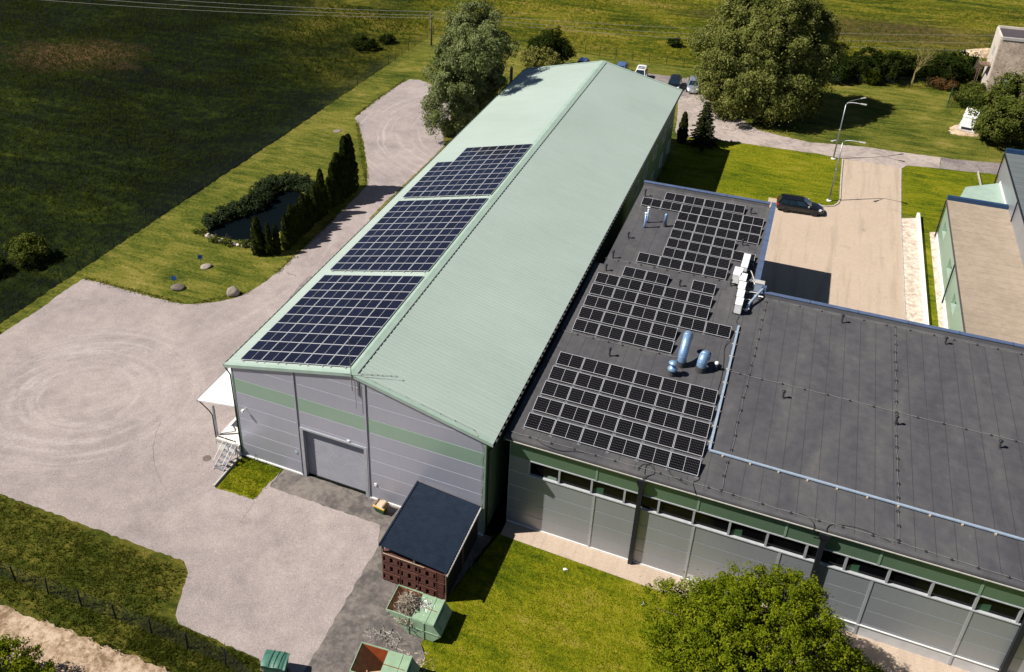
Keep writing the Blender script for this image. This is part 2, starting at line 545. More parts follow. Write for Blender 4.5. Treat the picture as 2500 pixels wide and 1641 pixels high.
def pv_cells(name, c_cell, c_line, dots, nx, ny, w, h):
    """half-cut cells: 6 x 9 per half, thin grid, pale diamonds where four clipped corners meet (object space: x along panel)"""
    t = NT(name)
    v = t.obj()
    sep = t.n('SeparateXYZ')
    t.l(v, sep.inputs[0])

    def cell(sock, n, size):
        u = t.math('MULTIPLY', t.math('ADD', sock, size / 2), n / size)
        fr = t.math('FRACT', u)
        return t.math('SUBTRACT', 0.5, t.math('ABSOLUTE', t.math('SUBTRACT', fr, 0.5)))   # 0 on the joint .. 0.5
    du = cell(sep.outputs[0], nx, w)
    dv = cell(sep.outputs[1], ny, h)
    line = t.math('MAXIMUM', t.math('LESS_THAN', du, 0.022), t.math('LESS_THAN', dv, 0.022))
    dia = t.math('LESS_THAN', t.math('ADD', du, dv), 0.17)
    f = t.noise(v, 2.0, 2)
    ge = t.n('NewGeometry')
    oi = t.n('ObjectInfo')
    base = t.mix(oi.outputs['Random'], tuple(x * 0.8 for x in c_cell), tuple(x * 1.25 for x in c_cell))
    c = t.mix(t.math('MULTIPLY', line, 0.30), base, c_line)
    c = t.mix(t.math('MULTIPLY', dia, 0.85), c, dots)
    t.base(c)
    t.rough(0.10)
    t.b.inputs['Specular IOR Level'].default_value = 0.42
    return t.m


pv_cells('pv_blue', (0.0050, 0.0055, 0.0150), (0.055, 0.055, 0.075), (0.055, 0.055, 0.07), 9, 6, 0.832, 1.094)
pv_cells('pv_black', (0.0045, 0.0045, 0.0055), (0.016, 0.015, 0.015), (0.15, 0.13, 0.12), 9, 6, 0.832, 1.094)

foliage('leaf_willow', (0.036, 0.054, 0.014), (0.140, 0.165, 0.058), (0.285, 0.300, 0.140), 0.9, 0.12)
foliage('leaf_willow2', (0.036, 0.048, 0.009), (0.135, 0.148, 0.034), (0.270, 0.265, 0.090), 0.9, 0.12)
foliage('leaf_bright', (0.018, 0.034, 0.002), (0.110, 0.142, 0.006), (0.260, 0.262, 0.016), 2.2, 0.2)
foliage('leaf_dark', (0.007, 0.012, 0.003), (0.018, 0.029, 0.006), (0.045, 0.060, 0.012), 1.1, 0.1)
foliage('leaf_mid', (0.026, 0.040, 0.008), (0.080, 0.098, 0.018), (0.155, 0.158, 0.040), 1.1, 0.2)
foliage('leaf_yellow', (0.10, 0.105, 0.02), (0.22, 0.21, 0.055), (0.34, 0.31, 0.11), 1.4, 0.3)
foliage('leaf_thuja', (0.006, 0.010, 0.003), (0.016, 0.022, 0.005), (0.048, 0.054, 0.010), 1.5, 0.05)
foliage('leaf_juniper', (0.012, 0.021, 0.009), (0.031, 0.046, 0.021), (0.072, 0.088, 0.046), 1.6, 0.1)
foliage('leaf_rust', (0.06, 0.030, 0.012), (0.13, 0.068, 0.024), (0.20, 0.115, 0.04), 1.5, 0.2)
foliage('meadow_grass', (0.006, 0.010, 0.003), (0.012, 0.020, 0.004), (0.034, 0.042, 0.007), 0.16, 0.2)  # tall grass, the meadow's cloud shade put into its colour too
foliage('field_grass', (0.045, 0.060, 0.008), (0.105, 0.118, 0.015), (0.190, 0.165, 0.040), 0.12, 0.3)
foliage('verge_grass', (0.030, 0.042, 0.008), (0.070, 0.078, 0.014), (0.150, 0.125, 0.032), 0.5, 0.3)
foliage('lawn_blades', (0.050, 0.080, 0.002), (0.125, 0.148, 0.004), (0.225, 0.210, 0.012), 0.5, 0.25)

# ------------------------------------------------------------------ helpers
def tag(o, label=None, cat=None, group=None, kind=None):
    if label:
        o['label'] = label
    if cat:
        o['category'] = cat
    if group:
        o['group'] = group
    if kind:
        o['kind'] = kind
    return o


def thing(name, label, cat, loc=(0, 0, 0), rz=0.0, group=None):
    o = bpy.data.objects.new(name, None)
    o.empty_display_size = 0.3
    col.objects.link(o)
    o.location = loc
    o.rotation_euler = (0, 0, rz)
    return tag(o, label, cat, group)


def link(name, me, parent=None, loc=None):
    o = bpy.data.objects.new(name, me)
    col.objects.link(o)
    if parent is not None:
        o.parent = parent
    if loc is not None:
        o.location = loc
    return o


def copy_tree(o, parent=None):
    c = o.copy()
    col.objects.link(c)
    c.parent = parent
    for ch in list(o.children):
        copy_tree(ch, c)
    return c


class MB:
    """mesh builder: collects boxes, prisms, tubes; build() links them as one mesh object.
    World coordinates are given; they are made local to the parent's position (org)."""
    def __init__(self, org=(0, 0, 0)):
        self.v = []
        self.f = []
        self.org = org

    def add(self, vs, fs):
        b = len(self.v)
        self.v.extend([tuple(p) for p in vs])
        self.f.extend([tuple(i + b for i in f) for f in fs])
        return self

    def box(self, x0, x1, y0, y1, z0, z1):
        return self.add([(x0, y0, z0), (x1, y0, z0), (x1, y1, z0), (x0, y1, z0), (x0, y0, z1), (x1, y0, z1), (x1, y1, z1), (x0, y1, z1)],
                        [(0, 3, 2, 1), (4, 5, 6, 7), (0, 1, 5, 4), (1, 2, 6, 5), (2, 3, 7, 6), (3, 0, 4, 7)])

    def hexa(self, p):
        """8 points: bottom ring 0-3, top ring 4-7"""
        return self.add(p, [(0, 3, 2, 1), (4, 5, 6, 7), (0, 1, 5, 4), (1, 2, 6, 5), (2, 3, 7, 6), (3, 0, 4, 7)])

    def prism(self, poly, ext, axis='y'):
        """polygon of 2-D points extruded along axis between ext=(a,b)"""
        a, b = ext
        def mk(p, e):
            if axis == 'y':
                return (p[0], e, p[1])
            if axis == 'x':
                return (e, p[0], p[1])
            return (p[0], p[1], e)
        n = len(poly)
        vs = [mk(p, a) for p in poly] + [mk(p, b) for p in poly]
        fs = [tuple(range(n)), tuple(range(2 * n - 1, n - 1, -1))]
        for i in range(n):
            j = (i + 1) % n
            fs.append((i, i + n, j + n, j))
        return self.add(vs, fs)

    def quad(self, a, b, c, d):
        return self.add([a, b, c, d], [(0, 1, 2, 3)])

    def tube(self, pts, r, n=6, cap=True):
        pts = [Vector(p) for p in pts]
        rs = r if isinstance(r, (list, tuple)) else [r] * len(pts)
        base = len(self.v)
        prev = None
        for i, p in enumerate(pts):
            if i == 0:
                d = pts[1] - pts[0]
            elif i == len(pts) - 1:
                d = pts[-1] - pts[-2]
            else:
                d = pts[i + 1] - pts[i - 1]
            d = d.normalized() if d.length > 1e-9 else Vector((0, 0, 1))
            if prev is None:
                a = Vector((0, 0, 1)) if abs(d.z) < 0.9 else Vector((1, 0, 0))
                u = d.cross(a).normalized()
            else:
                u = (prev - d * prev.dot(d))
                u = u.normalized() if u.length > 1e-6 else d.orthogonal().normalized()
            prev = u
            w = d.cross(u)
            for k in range(n):
                t = 2 * math.pi * k / n
                q = p + (u * math.cos(t) + w * math.sin(t)) * rs[i]
                self.v.append((q.x, q.y, q.z))
        for i in range(len(pts) - 1):
            for k in range(n):
                k2 = (k + 1) % n
                self.f.append((base + i * n + k, base + i * n + k2, base + (i + 1) * n + k2, base + (i + 1) * n + k))
        if cap:
            self.f.append(tuple(base + k for k in range(n - 1, -1, -1)))
            e = base + (len(pts) - 1) * n
            self.f.append(tuple(e + k for k in range(n)))
        return self

    def lathe(self, prof, cx, cy, n=14):
        """profile of (r, z) turned round the vertical through (cx, cy)"""
        base = len(self.v)
        for r, z in prof:
            for k in range(n):
                t = 2 * math.pi * k / n
                self.v.append((cx + r * math.cos(t), cy + r * math.sin(t), z))
        for i in range(len(prof) - 1):
            for k in range(n):
                k2 = (k + 1) % n
                self.f.append((base + i * n + k, base + i * n + k2, base + (i + 1) * n + k2, base + (i + 1) * n + k))
        self.f.append(tuple(base + k for k in range(n - 1, -1, -1)))
        e = base + (len(prof) - 1) * n
        self.f.append(tuple(e + k for k in range(n)))
        return self

    def build(self, name, mat, parent=None, smooth=False, local=False):
        o = self.org if not local else (0, 0, 0)
        me = bpy.data.meshes.new(name)
        me.from_pydata([(p[0] - o[0], p[1] - o[1], p[2] - o[2]) for p in self.v], [], self.f)
        me.materials.append(MATS[mat])
        if smooth:
            for p in me.polygons:
                p.use_smooth = True
        me.update()
        return link(name, me, parent)


def quads_mesh(name, V, mat):
    """fast mesh of independent quads; V is (n,4,3)"""
    V = np.asarray(V, dtype=np.float32)
    n = len(V)
    me = bpy.data.meshes.new(name)
    me.vertices.add(n * 4)
    me.vertices.foreach_set('co', V.reshape(-1))
    me.loops.add(n * 4)
    me.loops.foreach_set('vertex_index', np.arange(n * 4, dtype=np.int32))
    me.polygons.add(n)
    me.polygons.foreach_set('loop_start', np.arange(n, dtype=np.int32) * 4)
    me.polygons.foreach_set('loop_total', np.full(n, 4, dtype=np.int32))
    me.materials.append(MATS[mat])
    me.update(calc_edges=True)
    return me


def tris_mesh(name, V, mat):
    V = np.asarray(V, dtype=np.float32)
    n = len(V)
    me = bpy.data.meshes.new(name)
    me.vertices.add(n * 3)
    me.vertices.foreach_set('co', V.reshape(-1))
    me.loops.add(n * 3)
    me.loops.foreach_set('vertex_index', np.arange(n * 3, dtype=np.int32))
    me.polygons.add(n)
    me.polygons.foreach_set('loop_start', np.arange(n, dtype=np.int32) * 3)
    me.polygons.foreach_set('loop_total', np.full(n, 3, dtype=np.int32))
    me.materials.append(MATS[mat])
    me.update(calc_edges=True)
    return me


def unit(v):
    return v / np.maximum(np.linalg.norm(v, axis=1, keepdims=True), 1e-9)


def leaf_quads(P, size, out=None, droop=0.0, aspect=0.55, rng=RNG):
    """kite-shaped leaves (or leaf sprays) at points P; 'out' biases the normals outward"""
    n = len(P)
    nr = unit(rng.normal(size=(n, 3)))
    if out is not None:
        nr = unit(nr * 0.75 + out)
    ax = rng.normal(size=(n, 3))
    ax[:, 2] -= droop
    ax = unit(ax - nr * np.sum(ax * nr, axis=1, keepdims=True))
    bx = np.cross(nr, ax)
    s = size * rng.uniform(0.6, 1.35, size=(n, 1))
    V = np.empty((n, 4, 3))
    V[:, 0] = P - ax * s * 0.5
    V[:, 1] = P + bx * s * 0.5 * aspect + nr * s * 0.08
    V[:, 2] = P + ax * s * 0.55
    V[:, 3] = P - bx * s * 0.5 * aspect + nr * s * 0.08
    return V


def crown_points(ells, nclump, per, sigma, rng, shell=0.55, droop=0.0, bumpy=0.18):
    """leaf positions in clumps through the volume of a set of ellipsoids [(centre, radii)]"""
    vols = np.array([e[1][0] * e[1][1] * e[1][2] for e in ells]) ** 0.75
    vols /= vols.sum()
    pick = rng.choice(len(ells), size=nclump, p=vols)
    d = unit(rng.normal(size=(nclump, 3)))
    r = (shell + (1 - shell) * rng.random((nclump, 1)) ** 0.6)
    # lobes: pull some directions in, push others out
    lob = 1 + bumpy * (np.sin(d[:, :1] * 4.1 + pick[:, None] * 1.7) + np.sin(d[:, 1:2] * 5.3 + 0.8) + np.sin(d[:, 2:3] * 4.7 + 2.1)) / 1.8
    C = np.array([ells[k][0] for k in pick]) + d * r * lob * np.array([ells[k][1] for k in pick])
    k = rng.integers(int(per * 0.6), int(per * 1.4), size=nclump)
    idx = np.repeat(np.arange(nclump), k)
    off = rng.normal(size=(len(idx), 3)) * sigma * rng.uniform(0.6, 1.3, size=(nclump, 1))[idx]
    dirs = unit(rng.normal(size=(len(idx), 3)))
    on = rng.random(len(idx)) < 0.72
    rad = sigma * rng.uniform(0.9, 1.9, size=(nclump, 1))[idx] * (0.72 + 0.28 * rng.random((len(idx), 1)) ** 0.5)
    off = np.where(on[:, None], dirs * rad, off)
    if droop:
        off[:, 2] = np.where(off[:, 2] < 0, off[:, 2] * (1 + droop * 0.6), off[:, 2] * 0.8)
    P = C[idx] + off
    nrm = unit(d[idx] * 0.5 + unit(off) * 0.8)
    return P, nrm, C


def tree(name, label, loc, ells, nclump, per, sigma, leaf, mat, trunk_r, trunk_h, group=None, droop=0.0, cat='tree', bark='bark',
         aspect=0.55, limbs=14, seed=1, shell=0.55, bumpy=0.18, gaps=0.0, zmin=0.05):
    rng = np.random.default_rng(seed)
    t = thing(name, label, cat, loc, 0, group)
    L = np.array(loc)
    P, out, C = crown_points([(np.array(c) - L, r) for c, r in ells], nclump, per, sigma, rng, shell, droop, bumpy)
    keep = P[:, 2] > zmin
    P, out = P[keep], out[keep]
    if cat != 'shrub':
        out = out.copy()
        out[:, 2] += 0.35
    V = leaf_quads(P, leaf, out * 0.8, droop * 0.8, aspect, rng)
    link('crown', quads_mesh('crown', V, mat), t)
    m = MB()
    top = Vector((0, 0, trunk_h))
    lean = Vector((rng.normal() * 0.15, rng.normal() * 0.15, 0))
    m.tube([(0, 0, -0.1), lean * 0.3 + Vector((0, 0, trunk_h * 0.35)), lean + top], [trunk_r * 1.25, trunk_r, trunk_r * 0.75], 8)
    sel = rng.choice(len(C), size=min(limbs, len(C)), replace=False)
    for i in sel:
        e = Vector(C[i])
        s = lean + Vector((0, 0, trunk_h * rng.uniform(0.7, 1.0)))
        if e.z < s.z:
            s = lean * 0.7 + Vector((0, 0, max(0.3, min(trunk_h * 0.8, e.z * 0.7))))
        mid = s.lerp(e, 0.5) + Vector((rng.normal() * 0.3, rng.normal() * 0.3, 0.3 + abs(rng.normal()) * 0.4))
        m.tube([s, mid, e], [trunk_r * 0.5, trunk_r * 0.28, trunk_r * 0.06], 5, cap=False)
    m.build('trunk', bark, t, smooth=True)
    return t


# ------------------------------------------------------------------ the setting: ground, yard, roads
def sheet(name, pts, z, mat, kind='structure', edge_noise=0.0, parent=None):
    """flat polygon sheet; its outline can be roughened so that turf and tarmac meet in an uneven line"""
    if edge_noise:
        out = []
        for i, p in enumerate(pts):
            q = pts[(i + 1) % len(pts)]
            L = math.hypot(q[0] - p[0], q[1] - p[1])
            n = max(1, min(400, int(L / 0.35)))
            nx, ny = -(q[1] - p[1]) / max(L, 1e-6), (q[0] - p[0]) / max(L, 1e-6)
            for k in range(n):
                t = k / n
                e = (random.random() - 0.5) * 2 * edge_noise * (0 if k == 0 else 1)
                out.append((p[0] + (q[0] - p[0]) * t + nx * e, p[1] + (q[1] - p[1]) * t + ny * e))
        pts = out
    me = bpy.data.meshes.new(name)
    me.from_pydata([(p[0], p[1], z) for p in pts], [], [tuple(range(len(pts)))])
    me.materials.append(MATS[mat])
    me.update()
    if me.polygons[0].normal.z < 0:
        me.flip_normals()
    o = link(name, me, parent)
    if kind and parent is None:
        o['kind'] = kind
    return o


# open land: gently uneven near the site, flat to the horizon
def ground():
    xs = np.concatenate([[-1600, -800, -400, -220], np.arange(-150, 151, 6.0), [220, 400, 800, 1600]])
    ys = np.concatenate([[-1200, -500, -200, -90], np.arange(-60, 241, 6.0), [320, 500, 900, 1800]])
    V, F = [], []
    rng = np.random.default_rng(3)
    for y in ys:
        for x in xs:
            inside = (-30 < x < 64 and -24 < y < 102)
            z = 0.0 if inside else (rng.random() - 0.5) * 0.25 - 0.12
            if x < -30:
                z -= min(0.35, (-30 - x) * 0.03)
            V.append((x, y, z))
    nx = len(xs)
    for j in range(len(ys) - 1):
        for i in range(nx - 1):
            a = j * nx + i
            F.append((a, a + 1, a + nx + 1, a + nx))
    me = bpy.data.meshes.new('ground')
    me.from_pydata(V, [], F)
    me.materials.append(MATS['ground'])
    for p in me.polygons:
        p.use_smooth = True
    o = link('ground', me)
    o['kind'] = 'structure'


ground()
sheet('lawn', [(-28.3, 5), (-27.2, 50), (-26.6, 96.5), (-12, 96.8), (15, 96.3), (35, 97.3), (51, 100.6), (58, 101), (58, 62), (19, 38), (6, 16), (-14, 6), (-24, 2)], 0.006, 'lawn', edge_noise=0.12)
sheet('front_lawn', [(18.4, -5.3), (18.3, -8.6), (18.8, -9.1), (18.7, -10.3), (18.3, -16), (19, -24), (64, -24), (64, 1.6), (20, 1.6)], 0.006, 'lawn_bright', edge_noise=0.08)
sheet('back_lawn', [(19.3, 39), (36.5, 39), (36.5, 56.7), (37.6, 57.2), (38.05, 59), (38.0, 70.3), (37.2, 70.8), (30, 70.6), (23.3, 70.2), (20.5, 70.0), (19.3, 69)], 0.010, 'lawn_bright', edge_noise=0.03)
sheet('side_lawn', [(44.5, 70.4), (45.2, 71.5), (48.5, 72.0), (51.6, 72.4), (54.4, 72.9), (54.0, 60), (47.4, 57), (47.4, 30), (45.9, 30), (45.9, 58), (44.2, 58)], 0.010, 'lawn_bright', edge_noise=0.04)
sheet('dirt_track', [(-40, -17.2), (-5.7, -16.3), (-2.7, -15.9), (0.5, -15.9), (3.6, -15.8), (6.5, -15.7), (16, -15.4), (16, -22), (-40, -23)], 0.008, 'dirt', edge_noise=0.22)
sheet('verge', [(-45, -15.6), (-30, -10), (-12.6, -9.2), (-5.3, -9.0), (2.7, -8.8), (3.8, -9.8), (4.4, -11.2), (5.0, -12.3), (5.4, -12.7), (10.8, -12.7), (12.5, -13.8), (16, -15.0), (6.5, -15.7), (0.5, -15.9), (-5.7, -16.3), (-40, -17.0)], 0.013, 'verge', edge_noise=0.14)
sheet('yard', [(-27.2, -6), (-27.0, 4.0), (-26.7, 8.5), (-26.9, 11.4), (-26.7, 13.8), (-24.3, 13.9), (-19.6, 13.85), (-15.6, 14.0), (-14.5, 14.4), (-13.0, 15.4),
               (-11.8, 16.5), (-11.0, 18.0), (-10.6, 20.1), (-10.4, 22.1), (-10.4, 26.8), (-10.6, 34), (-10.9, 41.7), (-12.7, 45.4), (-14.3, 48.2), (-16.5, 51.9),
               (-18.0, 54.2), (-20.5, 57.7), (-21.5, 58.9), (-21.7, 61.6), (-21.8, 66.2), (-21.6, 72.5), (-21.1, 75.4), (-19.4, 75.7), (-12, 72), (-9.2, 62), (-8.4, 58.1), (-7.2, 55.8),
               (-7.1, 50), (-7.25, 38.3), (-7.2, 35.0), (-5.5, 33.8), (0.5, 33.6), (0.5, -0.2), (3.8, -0.2), (3.9, -1.8), (12.3, -1.8), (13, -3.3), (13.1, -12), (13.4, -16),
               (11.3, -14.2), (10.4, -13.1), (4.9, -13.1), (4.35, -12.7), (3.75, -11.3), (3.2, -9.95), (2.4, -9.3), (-5.3, -9.5), (-12.6, -9.7), (-29, -9.9)], 0.017, 'yard_asphalt', edge_noise=0.07)
sheet('apron', [(3.9, 0.2), (3.9, -2.4), (11.8, -2.4), (12.2, -2.8), (12.4, -3.3), (12.4, -8.3), (12.4, -10.2), (12.5, -12), (12.6, -16), (18.2, -16), (18.7, -10.3), (18.9, -9.3), (18.3, -8.6), (18.5, -5.3), (19.4, 0.2)], 0.0115, 'apron_asphalt', edge_noise=0.03)
sheet('grass_patch', [(0.5, -0.5), (0.55, -3.4), (3.5, -3.2), (3.8, -0.4), (3.9, -0.05), (0.6, -0.05)], 0.025, 'lawn_bright', edge_noise=0.07)
sheet('back_road', [(16.3, 92), (16.7, 82), (17.7, 75.7), (18.3, 71), (19.3, 69.6), (20.5, 70.0), (23.3, 70.2), (26.4, 70.6), (30, 70.65), (35.4, 70.9), (38, 70.5), (44.5, 70.5), (45.2, 71.5), (48.5, 72.05), (48.8, 75.5),
                    (44.0, 75.2), (40.8, 75.3), (37.2, 74.7), (34.2, 74.1), (30.8, 74.8), (27.9, 75.7), (24.9, 79.2), (23.3, 81.3), (20.9, 84.2), (19.3, 85.9), (19.0, 92)], 0.014, 'road_asphalt', edge_noise=0.07)
sheet('car_park', [(-2, 83.5), (16.5, 83.5), (19.2, 86), (19.2, 91.5), (-2, 91.5)], 0.018, 'old_asphalt', edge_noise=0.06)
sheet('road_end', [(48.5, 72.05), (51.6, 72.4), (56, 73.1), (56, 76.6), (50.2, 75.5), (48.8, 75.5)], 0.014, 'old_asphalt', edge_noise=0.06)
sheet('paved_court', [(31.0, 24.0), (44.05, 24.0), (44.1, 57), (44.5, 70.5), (38.0, 70.5), (38.1, 59.1), (37.7, 57.2), (36.6, 56.6), (31.0, 56.6)], 0.017, 'pavers')
sheet('pebble_strip', [(44.2, 24), (45.55, 24), (45.75, 57.8), (44.2, 57.1)], 0.022, 'pebbles')
sheet('pebble_edge', [(46.75, 24), (47.5, 24), (47.5, 55.3), (46.75, 55.0)], 0.024, 'pebbles')
sheet('footpath', [(19.8, 1.95), (19.8, 0.6), (21.2, 0.55), (30, 0.35), (48, -0.1), (64, -0.4), (64, 1.95)], 0.022, 'pavers')
sheet('bare_soil', [(50.2, 84.0), (51.6, 83.6), (53.5, 84), (53.2, 87), (51.4, 87.4), (50.3, 86)], 0.022, 'dug_soil', edge_noise=0.2)
sheet('pond', [(-21.6, 26.2), (-20.4, 25.4), (-17.7, 25.6), (-15.4, 25.9), (-14.4, 26.8), (-14.4, 30), (-14.6, 35), (-15.8, 37.0), (-17.4, 37.6), (-19.0, 37.4), (-19.6, 35.5), (-19.4, 33), (-19.6, 31), (-20.6, 28.6)], 0.020, 'water')


def kerb(name, pts, w=0.14, h=0.12, mat='kerb'):
    m = MB()
    for i in range(len(pts) - 1):
        a, b = Vector(pts[i]).to_2d(), Vector(pts[i + 1]).to_2d()
        d = (b - a)
        L = d.length
        d.normalize()
        nrm = Vector((-d.y, d.x)) * w / 2
        n = max(1, round(L / 1.0))
        for k in range(n):
            s, e = a + d * (L * k / n + 0.006), a + d * (L * (k + 1) / n - 0.006)
            m.hexa([(*(s - nrm), -0.05), (*(e - nrm), -0.05), (*(e + nrm), -0.05), (*(s + nrm), -0.05), (*(s - nrm), h), (*(e - nrm), h), (*(e + nrm), h), (*(s + nrm), h)])
    o = m.build(name, mat)
    o['kind'] = 'structure'


kerb('court_kerb', [(38.08, 70.3), (38.08, 64.1), (38.15, 59.1), (38.0, 58.0), (37.6, 57.2), (36.9, 56.75), (36.1, 56.62), (32.1, 56.62)])
kerb('strip_kerb', [(44.15, 24.2), (44.12, 57.1), (44.35, 70.2), (45.0, 71.4)], 0.12, 0.07)
_w = MB((45.72, 40, 0))
_w.box(45.58, 45.86, 24.2, 58.0, -0.1, 0.55)
tag(_w.build('low_wall', 'white_concrete'), 'long low white wall between the pebble strip and the narrow grass strip', 'wall').location = (45.72, 40, 0)
sheet('yard_patch', [(-6.6, 16.4), (-6.9, 17.7), (-7.3, 20.7), (-7.35, 22.6), (-6.9, 22.9), (0.4, 22.9), (0.4, 16.4)], 0.021, 'old_asphalt', edge_noise=0.03)


def crack(name, pts, w):
    """hairline crack: a narrow wandering sliver laid on the asphalt"""
    rng = random.Random(len(pts))
    P = []
    for i in range(len(pts) - 1):
        a, b = Vector(pts[i]), Vector(pts[i + 1])
        for k in range(8):
            P.append(a.lerp(b, k / 8) + Vector((rng.uniform(-1, 1), rng.uniform(-1, 1))) * 0.035)
    P.append(Vector(pts[-1]))
    V, F = [], []
    for i, p in enumerate(P):
        d = (P[min(i + 1, len(P) - 1)] - P[max(i - 1, 0)]).normalized()
        n = Vector((-d.y, d.x)) * w * rng.uniform(0.3, 1.0) * (0.2 if i in (0, len(P) - 1) else 1)
        V += [(p.x - n.x, p.y - n.y, 0.0215), (p.x + n.x, p.y + n.y, 0.0215)]
        if i:
            F.append((2 * i - 2, 2 * i, 2 * i + 1, 2 * i - 1))
    me = bpy.data.meshes.new(name)
    me.from_pydata(V, [], F)
    me.materials.append(MATS['crack'])
    link(name, me)['kind'] = 'structure'


crack('yard_crack', [(-7.2, 0.6), (-6.6, -0.8), (-6.0, -1.8), (-5.1, -2.9), (-4.1, -3.8), (-3.1, -4.5), (-2.4, -4.9)], 0.018)
crack('yard_crack', [(3.6, -3.25), (3.7, -3.6), (3.8, -4.8), (3.9, -5.7)], 0.015)
crack('yard_crack', [(-9.7, 22.5), (-9.1, 22.15), (-8.7, 22.3), (-8.4, 22.2)], 0.05)

# ------------------------------------------------------------------ big hall with the pale green pitched roof
W, L, HE, HR, XR = 19.26, 64.45, 8.02, 10.33, 9.68
WX0, WX1, WY0, WY1 = 0.45, 18.81, 0.10, 64.2
HALL_LOC = (9.6, 0.1, 0)
hall = thing('warehouse_hall', 'long grey and green panelled hall under a pale green pitched metal roof', 'building', HALL_LOC)


def roof_z(x):
    return HE + (HR - HE) * (x / XR if x <= XR else (W - x) / (W - XR))


def clip_poly(poly, f):
    """keep the part where f(p) >= 0 (f linear along each edge)"""
    out = []
    for i, p in enumerate(poly):
        q = poly[(i + 1) % len(poly)]
        a, b = f(p), f(q)
        if a >= 0:
            out.append(p)
        if (a >= 0) != (b >= 0):
            t = a / (a - b)
            out.append((p[0] + (q[0] - p[0]) * t, p[1] + (q[1] - p[1]) * t))
    return out


def gable(poly, drop=0.10):
    poly = clip_poly(poly, lambda p: HE + (HR - HE) * p[0] / XR - drop - p[1])
    return clip_poly(poly, lambda p: HE + (HR - HE) * (W - p[0]) / (W - XR) - drop - p[1])


ROWS = [0.14, 1.22, 2.38, 3.53, 4.69, 5.85, 7.00, 8.15, 9.30, 10.45]
BAYS = [(WX0 + 0.10, 5.30), (5.52, 10.55), (10.80, WX1 - 0.10)]
core = MB(HALL_LOC)
core.prism(gable([(WX0, 0.0), (5.72, 0.0), (5.72, 4.30), (10.42, 4.30), (10.42, 0.0), (WX1, 0.0), (WX1, 11), (WX0, 11)], 0.16), (WY0 + 0.018, WY0 + 0.12))
core.prism(gable([(WX0, 0.0), (WX1, 0.0), (WX1, 11), (WX0, 11)], 0.16), (WY1 - 0.1, WY1))
core.build('wall_core', 'backing', hall)
for bi, (a, b) in enumerate(BAYS):
    for ri in range(len(ROWS) - 1):
        z0, z1 = ROWS[ri] + 0.026, ROWS[ri + 1] - 0.026
        if bi == 1 and z1 < 4.4:
            continue
        if bi == 1 and z0 < 4.4:
            z0 = 4.44
        poly = gable([(a, z0), (b, z0), (b, z1), (a, z1)], 0.12)
        if len(poly) < 3:
            continue
        m = MB(HALL_LOC)
        m.prism(poly, (WY0, WY0 + 0.017))
        m.build('wall_panel', 'panel_green' if ri == 5 else 'panel_grey', hall)
for x in (5.41, 10.67):
    m = MB(HALL_LOC)
    z1 = roof_z(x) - 0.14
    if x > 8:
        m.box(x - 0.10, x + 0.10, WY0 - 0.03, WY0 + 0.05, 0.0, z1)
    else:
        m.box(x - 0.10, x + 0.10, WY0 - 0.03, WY0 + 0.05, 0.0, z1)
    m.build('joint_cover', 'panel_grey', hall)
    m = MB(HALL_LOC)
    m.box(x + 0.03, x + 0.065, WY0 - 0.05, WY0 - 0.03, 0.0, z1)
    m.build('cover_seam', 'dark_metal', hall)
for x0, x1 in ((WX0 - 0.02, WX0 + 0.10), (WX1 - 0.10, WX1 + 0.02)):
    m = MB(HALL_LOC)
    m.box(x0, x1, WY0 - 0.025, WY0 + 0.15, 0.05, HE - 0.12)
    m.build('corner_trim', 'trim_green', hall)
m = MB(HALL_LOC)
m.box(WX0, 5.48, WY0 - 0.06, WY0 + 0.02, 0.0, 0.12)
m.build('base_flashing', 'white_paint', hall)
m = MB(HALL_LOC)
m.box(10.68, WX1, WY0 - 0.06, WY0 + 0.02, 0.0, 0.12)
m.build('base_flashing', 'white_paint', hall)
# side and back walls with windows in the far half of the right wall
m = MB(HALL_LOC)
m.box(WX0, WX0 + 0.1, WY0 + 0.12, WY1 - 0.1, 0, HE - 0.05)
m.build('side_wall', 'panel_grey', hall)
m = MB(HALL_LOC)
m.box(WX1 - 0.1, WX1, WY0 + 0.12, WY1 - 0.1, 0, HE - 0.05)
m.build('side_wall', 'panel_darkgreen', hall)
for (y, z) in ((43.0, 1.1), (43.0, 4.3), (47.5, 1.1), (47.5, 4.3), (52.4, 1.1), (52.4, 4.3), (57.6, 1.1), (57.6, 4.2), (62.2, 1.0), (62.2, 4.2)):
    m = MB(HALL_LOC)
    for (a, b, c, d) in ((y - 0.75, y + 0.75, z, z + 0.07), (y - 0.75, y + 0.75, z + 1.33, z + 1.4), (y - 0.75, y - 0.68, z, z + 1.4), (y + 0.68, y + 0.75, z, z + 1.4), (y - 0.03, y + 0.03, z, z + 1.4)):
        m.box(WX1, WX1 + 0.07, a, b, c, d)
    wdw = m.build('window', 'white_paint', hall)
    m = MB(HALL_LOC)
    m.box(WX1 + 0.002, WX1 + 0.02, y - 0.68, y + 0.68, z + 0.07, z + 1.33)
    m.build('pane', 'dark_glass', wdw)
